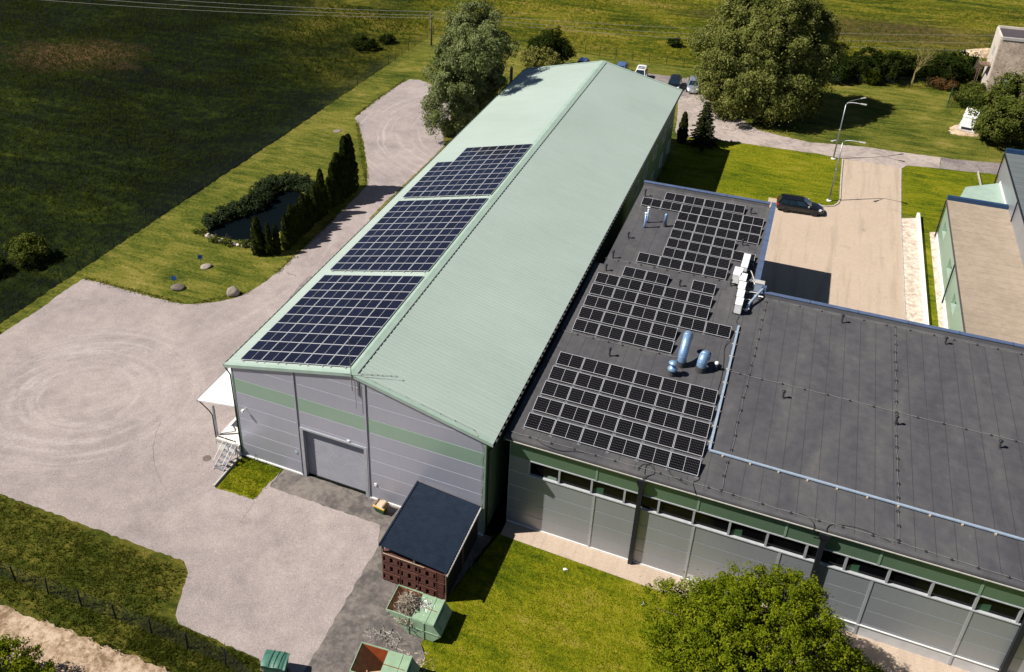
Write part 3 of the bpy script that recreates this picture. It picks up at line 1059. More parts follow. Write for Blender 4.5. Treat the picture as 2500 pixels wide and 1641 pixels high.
# roof slopes with real ribs running from ridge to eave
for side in (0, 1):
    V, F = [], []
    ys, hs = [], []
    y = 0.0
    pitch = 0.333
    while y < L - 0.05:
        for dy, h in ((0.0, 0.0), (0.22, 0.0), (0.245, 0.009), (0.305, 0.009)):
            ys.append(min(L, y + dy))
            hs.append(h)
        y += pitch
    ys.append(L)
    hs.append(0.0)
    sl = math.hypot(XR, HR - HE)
    if side == 0:
        p0, p1 = (0.0, HE), (XR, HR)
        nx, nz = -(HR - HE) / sl, XR / sl
    else:
        p0, p1 = (W, HE), (XR, HR)
        nx, nz = (HR - HE) / sl, XR / sl
    n = len(ys)
    seg = 12
    for k in range(seg + 1):
        t = k / seg
        px_, pz_ = p0[0] + (p1[0] - p0[0]) * t, p0[1] + (p1[1] - p0[1]) * t
        for yy, hh in zip(ys, hs):
            V.append((px_ + nx * hh - HALL_LOC[0], yy - HALL_LOC[1], pz_ + nz * hh))
    for k in range(seg):
        for i in range(n - 1):
            a = k * n + i
            F.append((a, a + 1, a + n + 1, a + n) if side == 1 else (a, a + n, a + n + 1, a + 1))
    b = len(V)
    for (x_, z_) in (p0, p1):
        for yy in (0.02, L - 0.02):
            V.append((x_ - HALL_LOC[0], yy - HALL_LOC[1], z_ - 0.07))
    F.append((b, b + 1, b + 3, b + 2))
    me = bpy.data.meshes.new('roof_slope')
    me.from_pydata(V, [], F)
    me.materials.append(MATS['green_roof'])
    me.update()
    link('roof_slope', me, hall)
# ridge capping, its dark saw-tooth closure, barge trims, gutters, downpipes
m = MB(HALL_LOC)
for (xa, xb) in ((XR - 0.42, XR), (XR, XR + 0.42)):
    za, zb = roof_z(xa) + 0.045, roof_z(xb) + 0.045
    m.add([(xa, -0.06, za), (xb, -0.06, zb), (xb, L + 0.06, zb), (xa, L + 0.06, za), (xa, -0.06, za - 0.04), (xb, -0.06, zb - 0.04), (xb, L + 0.06, zb - 0.04), (xa, L + 0.06, za - 0.04)],
          [(0, 1, 2, 3), (4, 7, 6, 5), (0, 4, 5, 1), (2, 6, 7, 3), (0, 3, 7, 4), (1, 5, 6, 2)])
m.build('ridge_cap', 'eave_green', hall)
m = MB(HALL_LOC)
y = 0.4
while y < L - 0.3:
    x = XR + 0.42
    m.box(x - 0.01, x + 0.05, y, y + 0.36, roof_z(x) - 0.01, roof_z(x) + 0.042)
    y += 0.5
m.build('ridge_closure', 'charcoal', hall)['kind'] = 'stuff'
for yb in (-0.04, L - 0.06):
    for (xa, xb) in ((-0.02, XR), (XR, W + 0.02)):
        m = MB(HALL_LOC)
        za, zb = roof_z(max(0, min(W, xa))), roof_z(max(0, min(W, xb)))
        m.prism([(xa, za - 0.20), (xb, zb - 0.20), (xb, zb + 0.032), (xa, za + 0.032)], (yb, yb + 0.10))
        m.prism([(xa, za + 0.034), (xb, zb + 0.034), (xb, zb + 0.05), (xa, za + 0.05)], (yb, yb + (0.32 if yb < 1 else 0.10)) if yb < 1 else (yb - 0.22, yb + 0.10))
        m.build('barge_trim', 'eave_green', hall)
for xg, s in ((0.0, -1), (W, 1)):
    m = MB(HALL_LOC)
    prof = [(xg, HE - 0.04), (xg + s * 0.02, HE - 0.12), (xg + s * 0.07, HE - 0.15), (xg + s * 0.13, HE - 0.12), (xg + s * 0.14, HE - 0.03), (xg + s * 0.125, HE - 0.03), (xg + s * 0.115, HE - 0.10), (xg + s * 0.07, HE - 0.13), (xg + s * 0.03, HE - 0.10), (xg + s * 0.015, HE - 0.04)]
    m.prism(prof, (0.0, L))
    g = m.build('gutter', 'eave_green' if s < 0 else 'dark_metal', hall)
    m = MB(HALL_LOC)
    y = 0.3
    while y < L:
        m.box(min(xg, xg + s * 0.14), max(xg, xg + s * 0.14), y, y + 0.30, HE - 0.026, HE - 0.018)
        y += 0.6
    m.build('gutter_guard', 'charcoal', g)['kind'] = 'stuff'
m = MB(HALL_LOC)
m.tube([(-0.07, 0.12, HE - 0.12), (-0.05, 0.12, HE - 0.3), (0.36, 0.06, HE - 0.75), (0.40, 0.06, 0.3)], 0.05, 8)
m.build('downpipe', 'dark_metal', hall)
m = MB(HALL_LOC)
m.tube([(W + 0.07, 0.4, HE - 0.12), (W + 0.02, 0.4, HE - 0.4), (WX1 + 0.1, 0.4, HE - 0.9), (WX1 + 0.1, 0.4, 0.2)], 0.06, 8)
m.build('downpipe', 'dark_metal', hall)
# roller shutter door
DX0, DX1, DZ = 5.76, 10.38, 4.28
m = MB(HALL_LOC)
m.box(DX0 - 0.22, DX0, WY0 - 0.05, WY0 + 0.35, 0, DZ + 0.16)
m.box(DX1, DX1 + 0.22, WY0 - 0.05, WY0 + 0.35, 0, DZ + 0.16)
m.box(DX0, DX1, WY0 - 0.05, WY0 + 0.35, DZ, DZ + 0.16)
door = m.build('door', 'flashing', hall)
n = 34
for i in range(n):
    z0, z1 = 0.05 + (DZ - 0.05) * i / n, 0.05 + (DZ - 0.05) * (i + 1) / n
    m = MB(HALL_LOC)
    m.prism([(WY0 + 0.34, z0), (WY0 + 0.30, z0 + 0.012), (WY0 + 0.28, (z0 + z1) / 2), (WY0 + 0.30, z1 - 0.014), (WY0 + 0.34, z1 - 0.004)], (DX0 + 0.01, DX1 - 0.01), 'x')
    m.build('slat', 'shutter', door)
m = MB(HALL_LOC)
m.box(DX0, DX1, WY0 + 0.26, WY0 + 0.34, 0.0, 0.05)
m.build('seal', 'black_rubber', door)
# small fittings on the gable
m = MB(HALL_LOC)
m.tube([(1.25, WY0, 4.60), (1.22, -0.15, 4.58)], 0.03, 6)
m.box(1.12, 1.28, -0.32, -0.12, 4.50, 4.66)
m.build('wall_lamp', 'white_paint', hall)
m = MB(HALL_LOC)
m.lathe([(0.01, 0), (0.13, 0.0), (0.13, 0.03), (0.05, 0.04)], 0, 0, 14)
rs = m.build('round_sign', 'tray_blue', hall, local=True)
rs.location = (5.06 - HALL_LOC[0], WY0 - 0.002 - HALL_LOC[1], 1.95)
rs.rotation_euler = (R(90), 0, 0)
m = MB(HALL_LOC)
m.box(11.05, 11.22, WY0 - 0.06, WY0, 1.30, 1.48)
m.box(9.15, 9.35, WY0 - 0.06, WY0 + 0.0, 4.55, 4.62)
m.build('switch_box', 'white_paint', hall)
m = MB(HALL_LOC)
m.tube([(10.1, -0.08, HR - 0.35), (10.1, -0.10, HR - 2.6)], 0.018, 5)
m.tube([(10.02, -0.08, HR - 0.4), (10.02, -0.10, HR - 1.4)], 0.012, 5)
m.tube([(10.28, WY0 - 0.02, HR - 0.3), (10.28, WY0 - 0.02, HR - 1.7)], 0.03, 5)
m.build('conductor_drop', 'wire_steel', hall)
m = MB(HALL_LOC)
pts = [(18.46, WY0 - 0.04, HE - 0.2)]
for i in range(14):
    pts.append((18.60 + 0.04 * math.sin(i * 2.3), WY0 - 0.05, HE - 0.5 - i * 0.5))
m.tube(pts, 0.014, 4)
m.build('conductor_drop', 'wire_steel', hall)

# mast with the lightning conductor on the roof
t = thing('lightning_mast', 'thin lightning mast clamped to the front gable by the ridge', 'mast', (9.86, -0.08, HR - 1.2))
m = MB((9.86, -0.08, HR - 1.2))
m.tube([(9.86, -0.08, HR - 1.25), (9.84, -0.08, HR + 1.2), (9.80, -0.05, HR + 3.0)], [0.03, 0.022, 0.012], 6)
m.build('rod', 'wire_steel', t)
m = MB((9.86, -0.08, HR - 1.2))
m.lathe([(0.01, HR + 3.0), (0.045, HR + 3.02), (0.05, HR + 3.06), (0.01, HR + 3.12)], 9.80, -0.05, 8)
m.build('tip', 'galvanised', t)


def conductor(label, pts, group, step=1.0, holder=0.085, wiggle=0.03, r=0.011, surf=None, lift=0.07, seed=1, mat='wire_steel', hmat='black_rubber'):
    """roof lightning conductor: wire sagging between small holders"""
    rng = random.Random(seed)
    p0 = pts[0]
    t = thing('lightning_conductor', label, 'cable', p0, 0, group)
    path, holders = [], []
    for i in range(len(pts) - 1):
        a, b = Vector(pts[i]), Vector(pts[i + 1])
        n = max(1, round((b - a).length / step))
        side = Vector((-(b - a).y, (b - a).x, 0)).normalized()
        for k in range(n + (1 if i == len(pts) - 2 else 0)):
            q = a.lerp(b, k / n)
            if 0 < k < n:
                q = q + side * rng.uniform(-wiggle, wiggle) + (b - a).normalized() * rng.uniform(-0.12, 0.12)
            holders.append(q)
            path.append(q + Vector((0, 0, lift)))
            if k < n:
                mid = a.lerp(b, (k + 0.5) / n)
                path.append(mid + side * rng.uniform(-wiggle, wiggle) + Vector((0, 0, lift * 0.55)))
    m = MB(p0)
    m.tube(path, r, 4)
    m.build('wire', mat, t)
    m = MB()
    h = holder
    m.lathe([(h * 1.1, 0.0), (h * 1.1, 0.03), (h * 0.6, 0.05), (h * 0.4, lift + 0.02)], 0, 0, 7)
    me = None
    for q in holders:
        if me is None:
            o = m.build('holder', hmat, t)
            me = o.data
        else:
            o = link('holder', me, t)
        o.location = q - Vector(p0)
    return t


LG = 'lightning conductor lines on the roofs'
def onroof(x, y):
    return (x, y, roof_z(x) + 0.025)


conductor('short dashed lightning cable running from the mast onto the green roof', [onroof(10.15, 0.25), onroof(12.2, 1.55)], LG, 0.4, 0.02, 0.0, 0.014, seed=2, hmat='charcoal')
conductor('thin lightning cable following the front edge of the green roof', [onroof(10.4, 0.22), onroof(14.5, 0.30), onroof(17.9, 0.34), (18.3, 0.02, roof_z(18.3) + 0.02)], LG, 1.1, 0.025, 0.02, 0.010, seed=3, hmat='charcoal')

# ------------------------------------------------------------------ flat-roofed building
FZ = 7.45
FY = 1.88
LOW_LOC = (40.0, FY, 0)
low = thing('flat_roofed_building', 'flat dark roofed building with grey panel front and band of dark windows', 'building', LOW_LOC)
LX1 = 62.0
# walls
m = MB(LOW_LOC)
m.box(19.75, LX1, FY + 0.022, FY + 0.25, 0, 4.55)
m.box(19.75, 21.02, FY + 0.022, FY + 0.25, 4.55, 7.1)
m.box(21.02, LX1, FY + 0.022, FY + 0.25, 5.76, 7.1)
m.box(19.75, 20.0, FY + 0.25, 24.0, 0, 7.2)
m.box(20.3, 20.5, 24.0, 39.2, 0, 7.2)
m.box(20.5, 31.6, 39.0, 39.2, 0, 7.4)
m.box(31.45, 31.65, 24.2, 39.0, 0, 7.4)
m.box(31.65, LX1, 23.75, 23.95, 0, 7.4)
m.build('wall_core', 'backing', low)
COLS = [21.78, 25.25, 31.2, 35.97, 40.77, 45.57, 50.4, 55.2, 60.0, LX1]
rows = [0.10, 1.10, 2.18, 3.30, 4.52]
xs = [19.78] + COLS[1:]
for i in range(len(xs) - 1):
    a, b = xs[i] + (0.07 if i else 0), xs[i + 1] - 0.07
    for j in range(4):
        z0 = rows[j]
        if a > 38 and j == 0:
            z0 = 0.92
        elif a > 30 and j == 0:
            z0 = 0.5
        m = MB(LOW_LOC)
        m.box(a, b, FY, FY + 0.02, z0 + 0.026, rows[j + 1] - 0.026)
        m.build('wall_panel', 'panel_silver', low)
    m = MB(LOW_LOC)
    m.box(a if i else 19.78, b, FY, FY + 0.02, 5.80, 7.06)
    m.build('wall_panel', 'panel_darkgreen', low)
    if i:
        m = MB(LOW_LOC)
        m.box(xs[i] - 0.07, xs[i] + 0.07, FY - 0.04, FY + 0.021, 0.1, 4.50)
        m.build('joint_cover', 'flashing', low)
        m = MB(LOW_LOC)
        m.box(xs[i] - 0.06, xs[i] + 0.06, FY - 0.035, FY + 0.021, 5.80, 7.05)
        m.build('joint_cover', 'trim_green', low)
m = MB(LOW_LOC)
m.box(19.78, 21.02, FY, FY + 0.02, 4.55, 5.78)
m.build('wall_panel', 'panel_silver', low)
m = MB(LOW_LOC)
m.box(19.78, 38.0, FY - 0.05, FY + 0.02, 0.0, 0.10)
m.build('base_flashing', 'white_paint', low)
m = MB(LOW_LOC)
m.box(31.2, LX1, FY + 0.004, FY + 0.019, 0.0, 0.90)
m.build('plinth', 'plinth', low)
m = MB(LOW_LOC)
m.box(38.0, LX1, FY - 0.06, FY + 0.02, 0.86, 0.92)
m.build('drip_sill', 'white_paint', low)
# window band
m = MB(LOW_LOC)
m.box(21.02, LX1, FY - 0.06, FY + 0.14, 4.55, 4.62)
m.build('sill', 'window_frame', low)
m = MB(LOW_LOC)
m.box(21.02, LX1, FY - 0.03, FY + 0.14, 5.70, 5.77)
m.build('lintel_trim', 'window_frame', low)
mull = [21.06, 22.99, 25.02, 27.02, 29.05, 31.07, 33.09, 35.14, 37.22, 39.27, 41.41, 43.5, 45.6, 47.6, 49.7, 51.8, 53.9, 56, 58.1, 60.2, LX1]
for i in range(len(mull) - 1):
    a, b = mull[i] + 0.05, mull[i + 1] - 0.05
    m = MB(LOW_LOC)
    m.box(a, b, FY + 0.13, FY + 0.15, 4.62, 5.69)
    win = m.build('window', 'dark_glass', low)
    m = MB(LOW_LOC)
    m.box(mull[i] - 0.06, mull[i] + 0.06, FY - 0.02, FY + 0.15, 4.62, 5.69)
    m.build('mullion', 'flashing', win)
    if i in (0, 2, 6, 9, 12):
        m = MB(LOW_LOC)
        xq = b - 0.75 if i == 0 else a + 0.05
        m.prism([(xq, 4.66), (xq + 0.62, 4.66), (xq + 0.62, 5.2 if i else 4.86), (xq + 0.1, 5.05 if i else 4.86)], (FY + 0.118, FY + 0.126))
        m.build('blind', 'grit_green' if i else 'trim_green', win)
# roof membrane laid in strips, each lapping the next
def strips(x0, x1, y0, y1, z):
    n = int(round((x1 - x0) / 0.98))
    w = (x1 - x0) / n
    for i in range(n):
        a, b = x0 + i * w, x0 + (i + 1) * w + 0.10
        za, zb = z + 0.016, z + 0.002
        m = MB(LOW_LOC)
        m.hexa([(a, y0, z - 0.05), (b, y0, z - 0.05), (b, y1, z - 0.05), (a, y1, z - 0.05), (a, y0, za), (b, y0, zb), (b, y1, zb), (a, y1, za)])
        st_ = m.build('membrane_strip', 'roof_membrane', low)
        m = MB(LOW_LOC)
        m.box(a - 0.013, a + 0.013, y0 + 0.01, y1 - 0.01, z - 0.01, z + 0.0185)
        m.build('lap_seam', 'seam', st_)


strips(19.45, LX1, 1.88, 23.70, FZ)
strips(20.15, 31.55, 23.72, 39.0, FZ)
m = MB(LOW_LOC)
roll = [(1.88, FZ + 0.010), (1.82, FZ + 0.004), (1.74, FZ - 0.03), (1.68, FZ - 0.09), (1.655, FZ - 0.18), (1.655, FZ - 0.27), (1.70, FZ - 0.27), (1.88, FZ - 0.10)]
m.prism(roll, (19.45, LX1), 'x')
m.build('roof_edge', 'roof_membrane', low)
m = MB(LOW_LOC)
m.box(19.45, LX1, 1.625, 1.665, FZ - 0.33, FZ - 0.27)
m.build('drip_edge', 'cable_white', low)
m = MB(LOW_LOC)
m.box(19.45, LX1, 1.665, FY + 0.02, FZ - 0.34, FZ - 0.31)
m.build('soffit', 'charcoal', low)
m = MB(LOW_LOC)
m.box(19.42, 19.52, 1.55, 23.75, FZ - 0.35, FZ - 0.055)
m.box(20.1, 20.2, 23.75, 39.0, FZ - 0.35, FZ - 0.055)
m.build('roof_verge', 'charcoal', low)
# parapets with metal coping and dressed-up membrane
def parapet(x0, x1, y0, y1, inner, mat):
    m = MB(LOW_LOC)
    m.box(x0, x1, y0, y1, FZ - 0.2, FZ + 0.38)
    m.build('parapet', 'charcoal', low)
    m = MB(LOW_LOC)
    m.box(x0 - 0.05, x1 + 0.05, y0 - 0.05, y1 + 0.05, FZ + 0.38, FZ + 0.43)
    cp = m.build('coping', mat, low)
    L_ = max(x1 - x0, y1 - y0)
    n = int(L_ / 3.0)
    m = MB(LOW_LOC)
    for i in range(1, n):
        t = i / n
        if x1 - x0 > y1 - y0:
            xx = x0 + (x1 - x0) * t
            m.box(xx - 0.02, xx + 0.02, y0 - 0.056, y1 + 0.056, FZ + 0.376, FZ + 0.437)
        else:
            yy = y0 + (y1 - y0) * t
            m.box(x0 - 0.056, x1 + 0.056, yy - 0.02, yy + 0.02, FZ + 0.376, FZ + 0.437)
    m.build('coping_joint', 'navy_coping', cp)
    m = MB(LOW_LOC)
    if inner == 's':
        m.prism([(y0 - 0.42, FZ + 0.010), (y0 - 0.10, FZ + 0.10), (y0 - 0.012, FZ + 0.37), (y0 - 0.002, FZ + 0.0)], (x0, x1), 'x')
    else:
        m.prism([(x0 - 0.38, FZ + 0.012), (x0 - 0.10, FZ + 0.10), (x0 - 0.012, FZ + 0.37), (x0 - 0.002, FZ + 0.0)], (y0, y1 - 0.42), 'y')
    m.build('upstand', 'roof_membrane', low)


parapet(20.15, 31.40, 39.02, 39.32, 's', 'blue_coping')
parapet(31.58, 31.90, 24.72, 39.32, 'w', 'blue_coping')
parapet(32.4, LX1, 23.72, 23.98, 's', 'blue_coping')
# rainwater hoppers and square downspouts on the front
for x in (27.93, 37.88, 47.9):
    m = MB(LOW_LOC)
    m.box(x - 0.13, x + 0.13, FY - 0.30, FY - 0.04, 0.02, 6.45)
    m.hexa([(x - 0.13, FY - 0.30, 6.45), (x + 0.13, FY - 0.30, 6.45), (x + 0.13, FY - 0.04, 6.45), (x - 0.13, FY - 0.04, 6.45),
            (x - 0.28, FY - 0.36, 6.85), (x + 0.28, FY - 0.36, 6.85), (x + 0.28, FY - 0.04, 6.85), (x - 0.28, FY - 0.04, 6.85)])
    m.box(x - 0.28, x + 0.28, FY - 0.36, FY - 0.04, 6.85, 7.10)
    m.build('downspout', 'dark_metal', low)
# side wing wall panels that show above the court (kept plain, in shade)
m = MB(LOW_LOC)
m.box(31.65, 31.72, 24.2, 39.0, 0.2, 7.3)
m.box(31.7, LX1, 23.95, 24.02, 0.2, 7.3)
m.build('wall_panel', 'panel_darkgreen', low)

# lightning conductors on the flat roof
def fr(x, y, dz=0.016):
    return (x, y, FZ + dz)


conductor('lightning cable on dark holders along the front edge of the flat roof', [fr(19.6, 2.06), fr(25, 2.12), fr(30, 2.18), fr(36, 2.05), fr(41.4, 2.15), fr(46.5, 1.95), fr(56, 1.95)], LG, 1.35, seed=4, r=0.012)
conductor('lightning cable between the front and the middle solar rows, ending at the ducts', [fr(19.6, 13.46), fr(24, 13.5), fr(27.8, 13.6)], LG, 1.2, seed=5)
conductor('lightning cable crossing the wide bare part of the flat roof behind the blue cable tray', [fr(30.6, 13.45), fr(36, 13.5), fr(44.1, 13.4), fr(56, 13.45)], LG, 1.35, seed=6, r=0.012)
conductor('lightning cable between the middle and the back solar rows', [fr(20.1, 24.62), fr(24, 24.72), fr(30.1, 24.85)], LG, 1.1, seed=7)
conductor('lightning cable along the parapet at the back of the bare flat roof', [fr(32.2, 23.55), fr(38, 23.45), fr(44, 23.4), fr(56, 23.3)], LG, 1.35, seed=8)
conductor('lightning cable running back to front just right of the white air conditioners', [fr(32.7, 23.1), fr(32.65, 18), fr(32.5, 13.6), fr(32.36, 5.8), fr(32.25, 2.2)], LG, 1.25, 0.10, 0.05, seed=9)
conductor('lightning cable running back to front down the middle of the bare flat roof', [fr(41.5, 23.4), fr(41.48, 18), fr(41.42, 10), fr(41.44, 5.6), fr(41.40, 2.3)], LG, 1.2, 0.10, 0.04, seed=10)

# blue cable tray
t = thing('cable_tray', 'pale blue cable tray making a right angle round the bare flat roof', 'cable tray', fr(31.15, 5.15))
for (a, b) in (((31.17, 19.0), (31.14, 5.2)), ((31.14, 5.15), (58.0, 4.72))):
    d = (Vector(b) - Vector(a)).normalized()
    nn = Vector((-d.y, d.x)) * 0.075
    A, B = Vector(a), Vector(b)
    m = MB(fr(31.15, 5.15))
    z0, z1 = FZ + 0.10, FZ + 0.18
    m.hexa([(*(A - nn), z0), (*(B - nn), z0), (*(B + nn), z0), (*(A + nn), z0), (*(A - nn), z1), (*(B - nn), z1), (*(B + nn), z1), (*(A + nn), z1)])
    m.build('tray', 'tray_blue', t)
    n = int((B - A).length / 1.5)
    me = None
    for i in range(n):
        q = A.lerp(B, (i + 0.5) / n)
        if me is None:
            m = MB()
            m.box(-0.16, 0.16, -0.05, 0.05, 0, 0.085)
            o = m.build('tray_foot', 'pale_timber', t)
            me = o.data
        else:
            o = link('tray_foot', me, t)
        o.location = (q.x - 31.15, q.y - 5.15, 0.0)
        o.rotation_euler = (0, 0, math.atan2(d.y, d.x) + R(90) if abs(d.y) < 0.5 else 0)

# ------------------------------------------------------------------ solar panels
PW, PH = 1.722, 1.134


def pv_frame_mesh():
    m = MB()
    a, b, f, z = PW / 2, PH / 2, 0.026, 0.035
    m.box(-a, a, -b, -b + f, 0, z)
    m.box(-a, a, b - f, b, 0, z)
    m.box(-a, -a + f, -b + f, b - f, 0, z)
    m.box(a - f, a, -b + f, b - f, 0, z)
    m.box(-0.010, 0.010, -b + f, b - f, 0.010, z - 0.004)
    m.box(-a + f, a - f, -b + f, b - f, 0.006, 0.010)
    return m


def pv_half_mesh(mat):
    m = MB()
    m.box(-0.411, 0.411, -PH / 2 + 0.028, PH / 2 - 0.028, 0.011, 0.029)
    return m


_tmp = pv_frame_mesh().build('solar_panel', 'alu_frame')
PVF = _tmp.data
bpy.data.objects.remove(_tmp)
PVH = {}
for k in ('pv_blue', 'pv_black'):
    _tmp = pv_half_mesh(k).build('cell_field', k)
    PVH[k] = _tmp.data
    bpy.data.objects.remove(_tmp)


def panel(parent, loc, rot, kind):
    p = link('solar_panel', PVF, parent, loc)
    p.rotation_euler = rot
    for s in (-1, 1):
        c = link('cell_field', PVH[kind], p, (s * 0.4230, 0, 0))
    return p


# three arrays flat on the left slope of the hall
sl = math.hypot(XR, HR - HE)
ang = math.atan2(HR - HE, XR)
ux, uz = XR / sl, (HR - HE) / sl
HG = 'solar arrays on the green pitched roof'
for lab, y0, shape in (('front solar array of ten rows on the green pitched roof, nearest the gable', 0.545, [(0, 5)] * 10),
                       ('middle solar array of eleven rows on the green pitched roof', 12.85, [(0, 5)] * 11),
                       ('stepped back solar array on the green pitched roof, missing a corner', 26.26, [(0, 5)] * 7 + [(1, 5)] * 3)):
    s0 = 0.999
    org = Vector((ux * s0, y0, HE + uz * s0))
    t = thing('solar_array', lab, 'solar panels', org, 0, HG)
    for r_, (c0, c1) in enumerate(shape):
        for c in range(c0, c1):
            s = (c + 0.5) * 1.7446
            panel(t, (ux * s - uz * 0.10, (r_ + 0.5) * 1.155, uz * s + ux * 0.10), (0, -ang, 0), 'pv_blue')
    for c in range(5):
        rows_ = len(shape) if c > 0 else sum(1 for q in shape if q[0] == 0)
        for off in (0.30, 1.42):
            s = c * 1.7446 + off
            m = MB()
            m.box(-0.02, 0.02, -0.13, rows_ * 1.155 + 0.10, 0.0, 0.045)
            o = m.build('rail', 'alu_frame', t)
            o.location = (ux * s - uz * 0.045, 0, uz * s + ux * 0.045)
            o.rotation_euler = (0, -ang, 0)

# arrays on tilted frames on the flat roof
TILT = R(12)
TFM = None
ZONES = [('solar array of five full rows near the front edge of the flat roof', [(20.3, 2.71, 6), (20.3, 4.42, 6), (20.3, 6.13, 6), (20.3, 7.83, 6), (20.3, 9.53, 6)], 1.762),
         ('solar array of six uneven rows in the middle of the flat roof', [(20.25, 13.78, 4), (20.2, 15.46, 4), (20.17, 17.15, 6), (20.15, 18.88, 5), (20.13, 20.60, 5), (21.88, 22.32, 2), (27.18, 22.40, 1)], 1.765),
         ('solar array of eight stepped rows at the back of the flat roof', [(22.45, 24.95, 4), (24.2, 26.58, 3), (24.2, 28.25, 4), (24.2, 29.92, 3), (24.2, 31.60, 4), (24.2, 33.27, 4), (20.72, 34.83, 6), (22.45, 36.62, 4)], 1.755)]
for lab, rows_, pitch in ZONES:
    o0 = Vector((rows_[0][0], rows_[0][1], FZ + 0.01))
    t = thing('solar_array', lab, 'solar panels', o0, 0, 'solar arrays on the flat roof')
    for (x, y, n) in rows_:
        for i in range(n):
            cx = x + (i + 0.5) * pitch - o0.x
            cy = y + math.cos(TILT) * PH / 2 - o0.y
            panel(t, (cx, cy, 0.12 + math.sin(TILT) * PH / 2), (TILT, 0, 0), 'pv_black')
        x0_, x1_ = x - o0.x, x + n * pitch - o0.x
        yb = y - o0.y
        hb = 0.12 + math.sin(TILT) * PH
        for k in range(n + 1):
            xx = x0_ + k * (x1_ - x0_) / n
            xx = min(max(xx, x0_ + 0.05), x1_ - 0.05)
            if TFM is None:
                m = MB()
                m.prism([(-0.05, 0.0), (PH, 0.0), (PH, hb - 0.01), (PH - 0.05, hb - 0.02), (PH - 0.05, 0.04), (0, 0.04), (0, 0.115), (-0.05, 0.105)], (-0.02, 0.02), 'x')
                m.box(-0.11, 0.11, -0.13, 0.06, -0.001, 0.036)
                o = m.build('tilt_frame', 'galvanised', t)
                TFM = o.data
            else:
                o = link('tilt_frame', TFM, t)
            o.location = (xx, yb, 0)
        m = MB()
        m.hexa([(x0_, yb + PH - 0.005, 0.03), (x1_, yb + PH - 0.005, 0.03), (x1_, yb + PH + 0.10, 0.03), (x0_, yb + PH + 0.10, 0.03),
                (x0_, yb + PH - 0.015, hb - 0.02), (x1_, yb + PH - 0.015, hb - 0.02), (x1_, yb + PH - 0.005, hb - 0.02), (x0_, yb + PH - 0.005, hb - 0.02)])
        m.build('wind_shield', 'galvanised', t)
        if lab.startswith('solar array of five') and y < 9:
            m = MB()
            m.box(x0_, x1_, yb + PH + 0.14, yb + PH + 0.40, 0.05, 0.062)
            m.build('cover_plate', 'galvanised', t)

# ------------------------------------------------------------------ things on the flat roof
def vent_pipe(label, x, y, h=0.55, seed=0):
    p = fr(x, y, 0.0)
    t = thing('roof_vent', label, 'roof vent', p, random.Random(seed).uniform(0, 6.28), 'small dark vent pipes on the flat roof')
    m = MB()
    m.lathe([(0.15, 0.0), (0.15, 0.03), (0.09, 0.07), (0.07, 0.12), (0.07, h)], 0, 0, 10)
    m.build('pipe', 'charcoal', t)
    m = MB()
    m.lathe([(0.07, h), (0.125, h + 0.02), (0.125, h + 0.07), (0.06, h + 0.12), (0.01, h + 0.13)], 0, 0, 10)
    m.build('cap', 'dark_metal', t)


VENTS = [(20.7, 36.85, 'small dark vent pipe in the far left corner of the flat roof'),
         (30.0, 37.15, 'small dark vent pipe in the far right corner behind the back solar rows'),
         (30.0, 31.15, 'small dark vent pipe in a gap at the right of the back solar rows'),
         (20.58, 24.88, 'small dark vent pipe beside the step in the left roof edge'),
         (20.53, 22.75, 'small dark vent pipe behind the second row of the middle solar array'),
         (26.3, 22.75, 'small dark vent pipe between the two short rear rows of the middle solar array'),
         (23.44, 11.94, 'small dark vent pipe alone behind the front solar array'),
         (21.0, 28.6, 'small dark vent pipe in the bare left part beside the back solar array'),
         (29.9, 24.4, 'small dark vent pipe left of the white air conditioners'),
         (37.93, 22.49, 'small dark vent pipe left in the pair near the rear parapet of the bare roof'),
         (44.63, 22.6, 'small dark vent pipe right in the pair near the rear parapet of the bare roof'),
         (34.75, 12.06, 'small dark vent pipe between the blue tray and the middle cable of the bare roof'),
         (41.33, 12.15, 'small dark vent pipe touching the middle cable of the bare roof'),
         (47.0, 12.4, 'small dark vent pipe at the far right of the bare roof')]
for i, (x, y, lab) in enumerate(VENTS):
    vent_pipe(lab, x, y, 0.5 + 0.12 * (i % 3 == 0), i)

CG = 'metal cowls on the flat roof'
for x, y, h, lab in ((21.91, 31.95, 1.55, 'taller thin capped steel flue standing behind its twin'), (21.89, 30.95, 1.5, 'thin capped steel flue standing in front of its twin')):
    t = thing('steel_flue', lab, 'flue', fr(x, y, 0), 0, CG)
    m = MB()
    m.lathe([(0.10, 0), (0.10, 0.35), (0.08, 0.40), (0.08, h - 0.35)], 0, 0, 10)
    m.build('pipe', 'duct_metal', t, True)
    m = MB()
    m.lathe([(0.05, h - 0.35), (0.09, h - 0.30), (0.09, h - 0.24), (0.04, h - 0.20), (0.04, h - 0.10), (0.13, h - 0.06), (0.13, h - 0.02), (0.02, h + 0.03)], 0, 0, 12)
    m.build('cap', 'white_gloss', t)
t = thing('exhaust_pipe', 'round topped blue grey exhaust pipe left of the back solar rows', 'flue', fr(23.46, 31.85, 0), 0, CG)
m = MB()
m.lathe([(0.16, 0), (0.15, 0.30)], 0, 0, 14)
m.build('sleeve', 'charcoal', t)
m = MB()
m.lathe([(0.135, 0.30), (0.135, 1.10), (0.115, 1.20), (0.07, 1.26), (0.01, 1.28)], 0, 0, 14)
m.build('pipe', 'duct_metal', t, True)


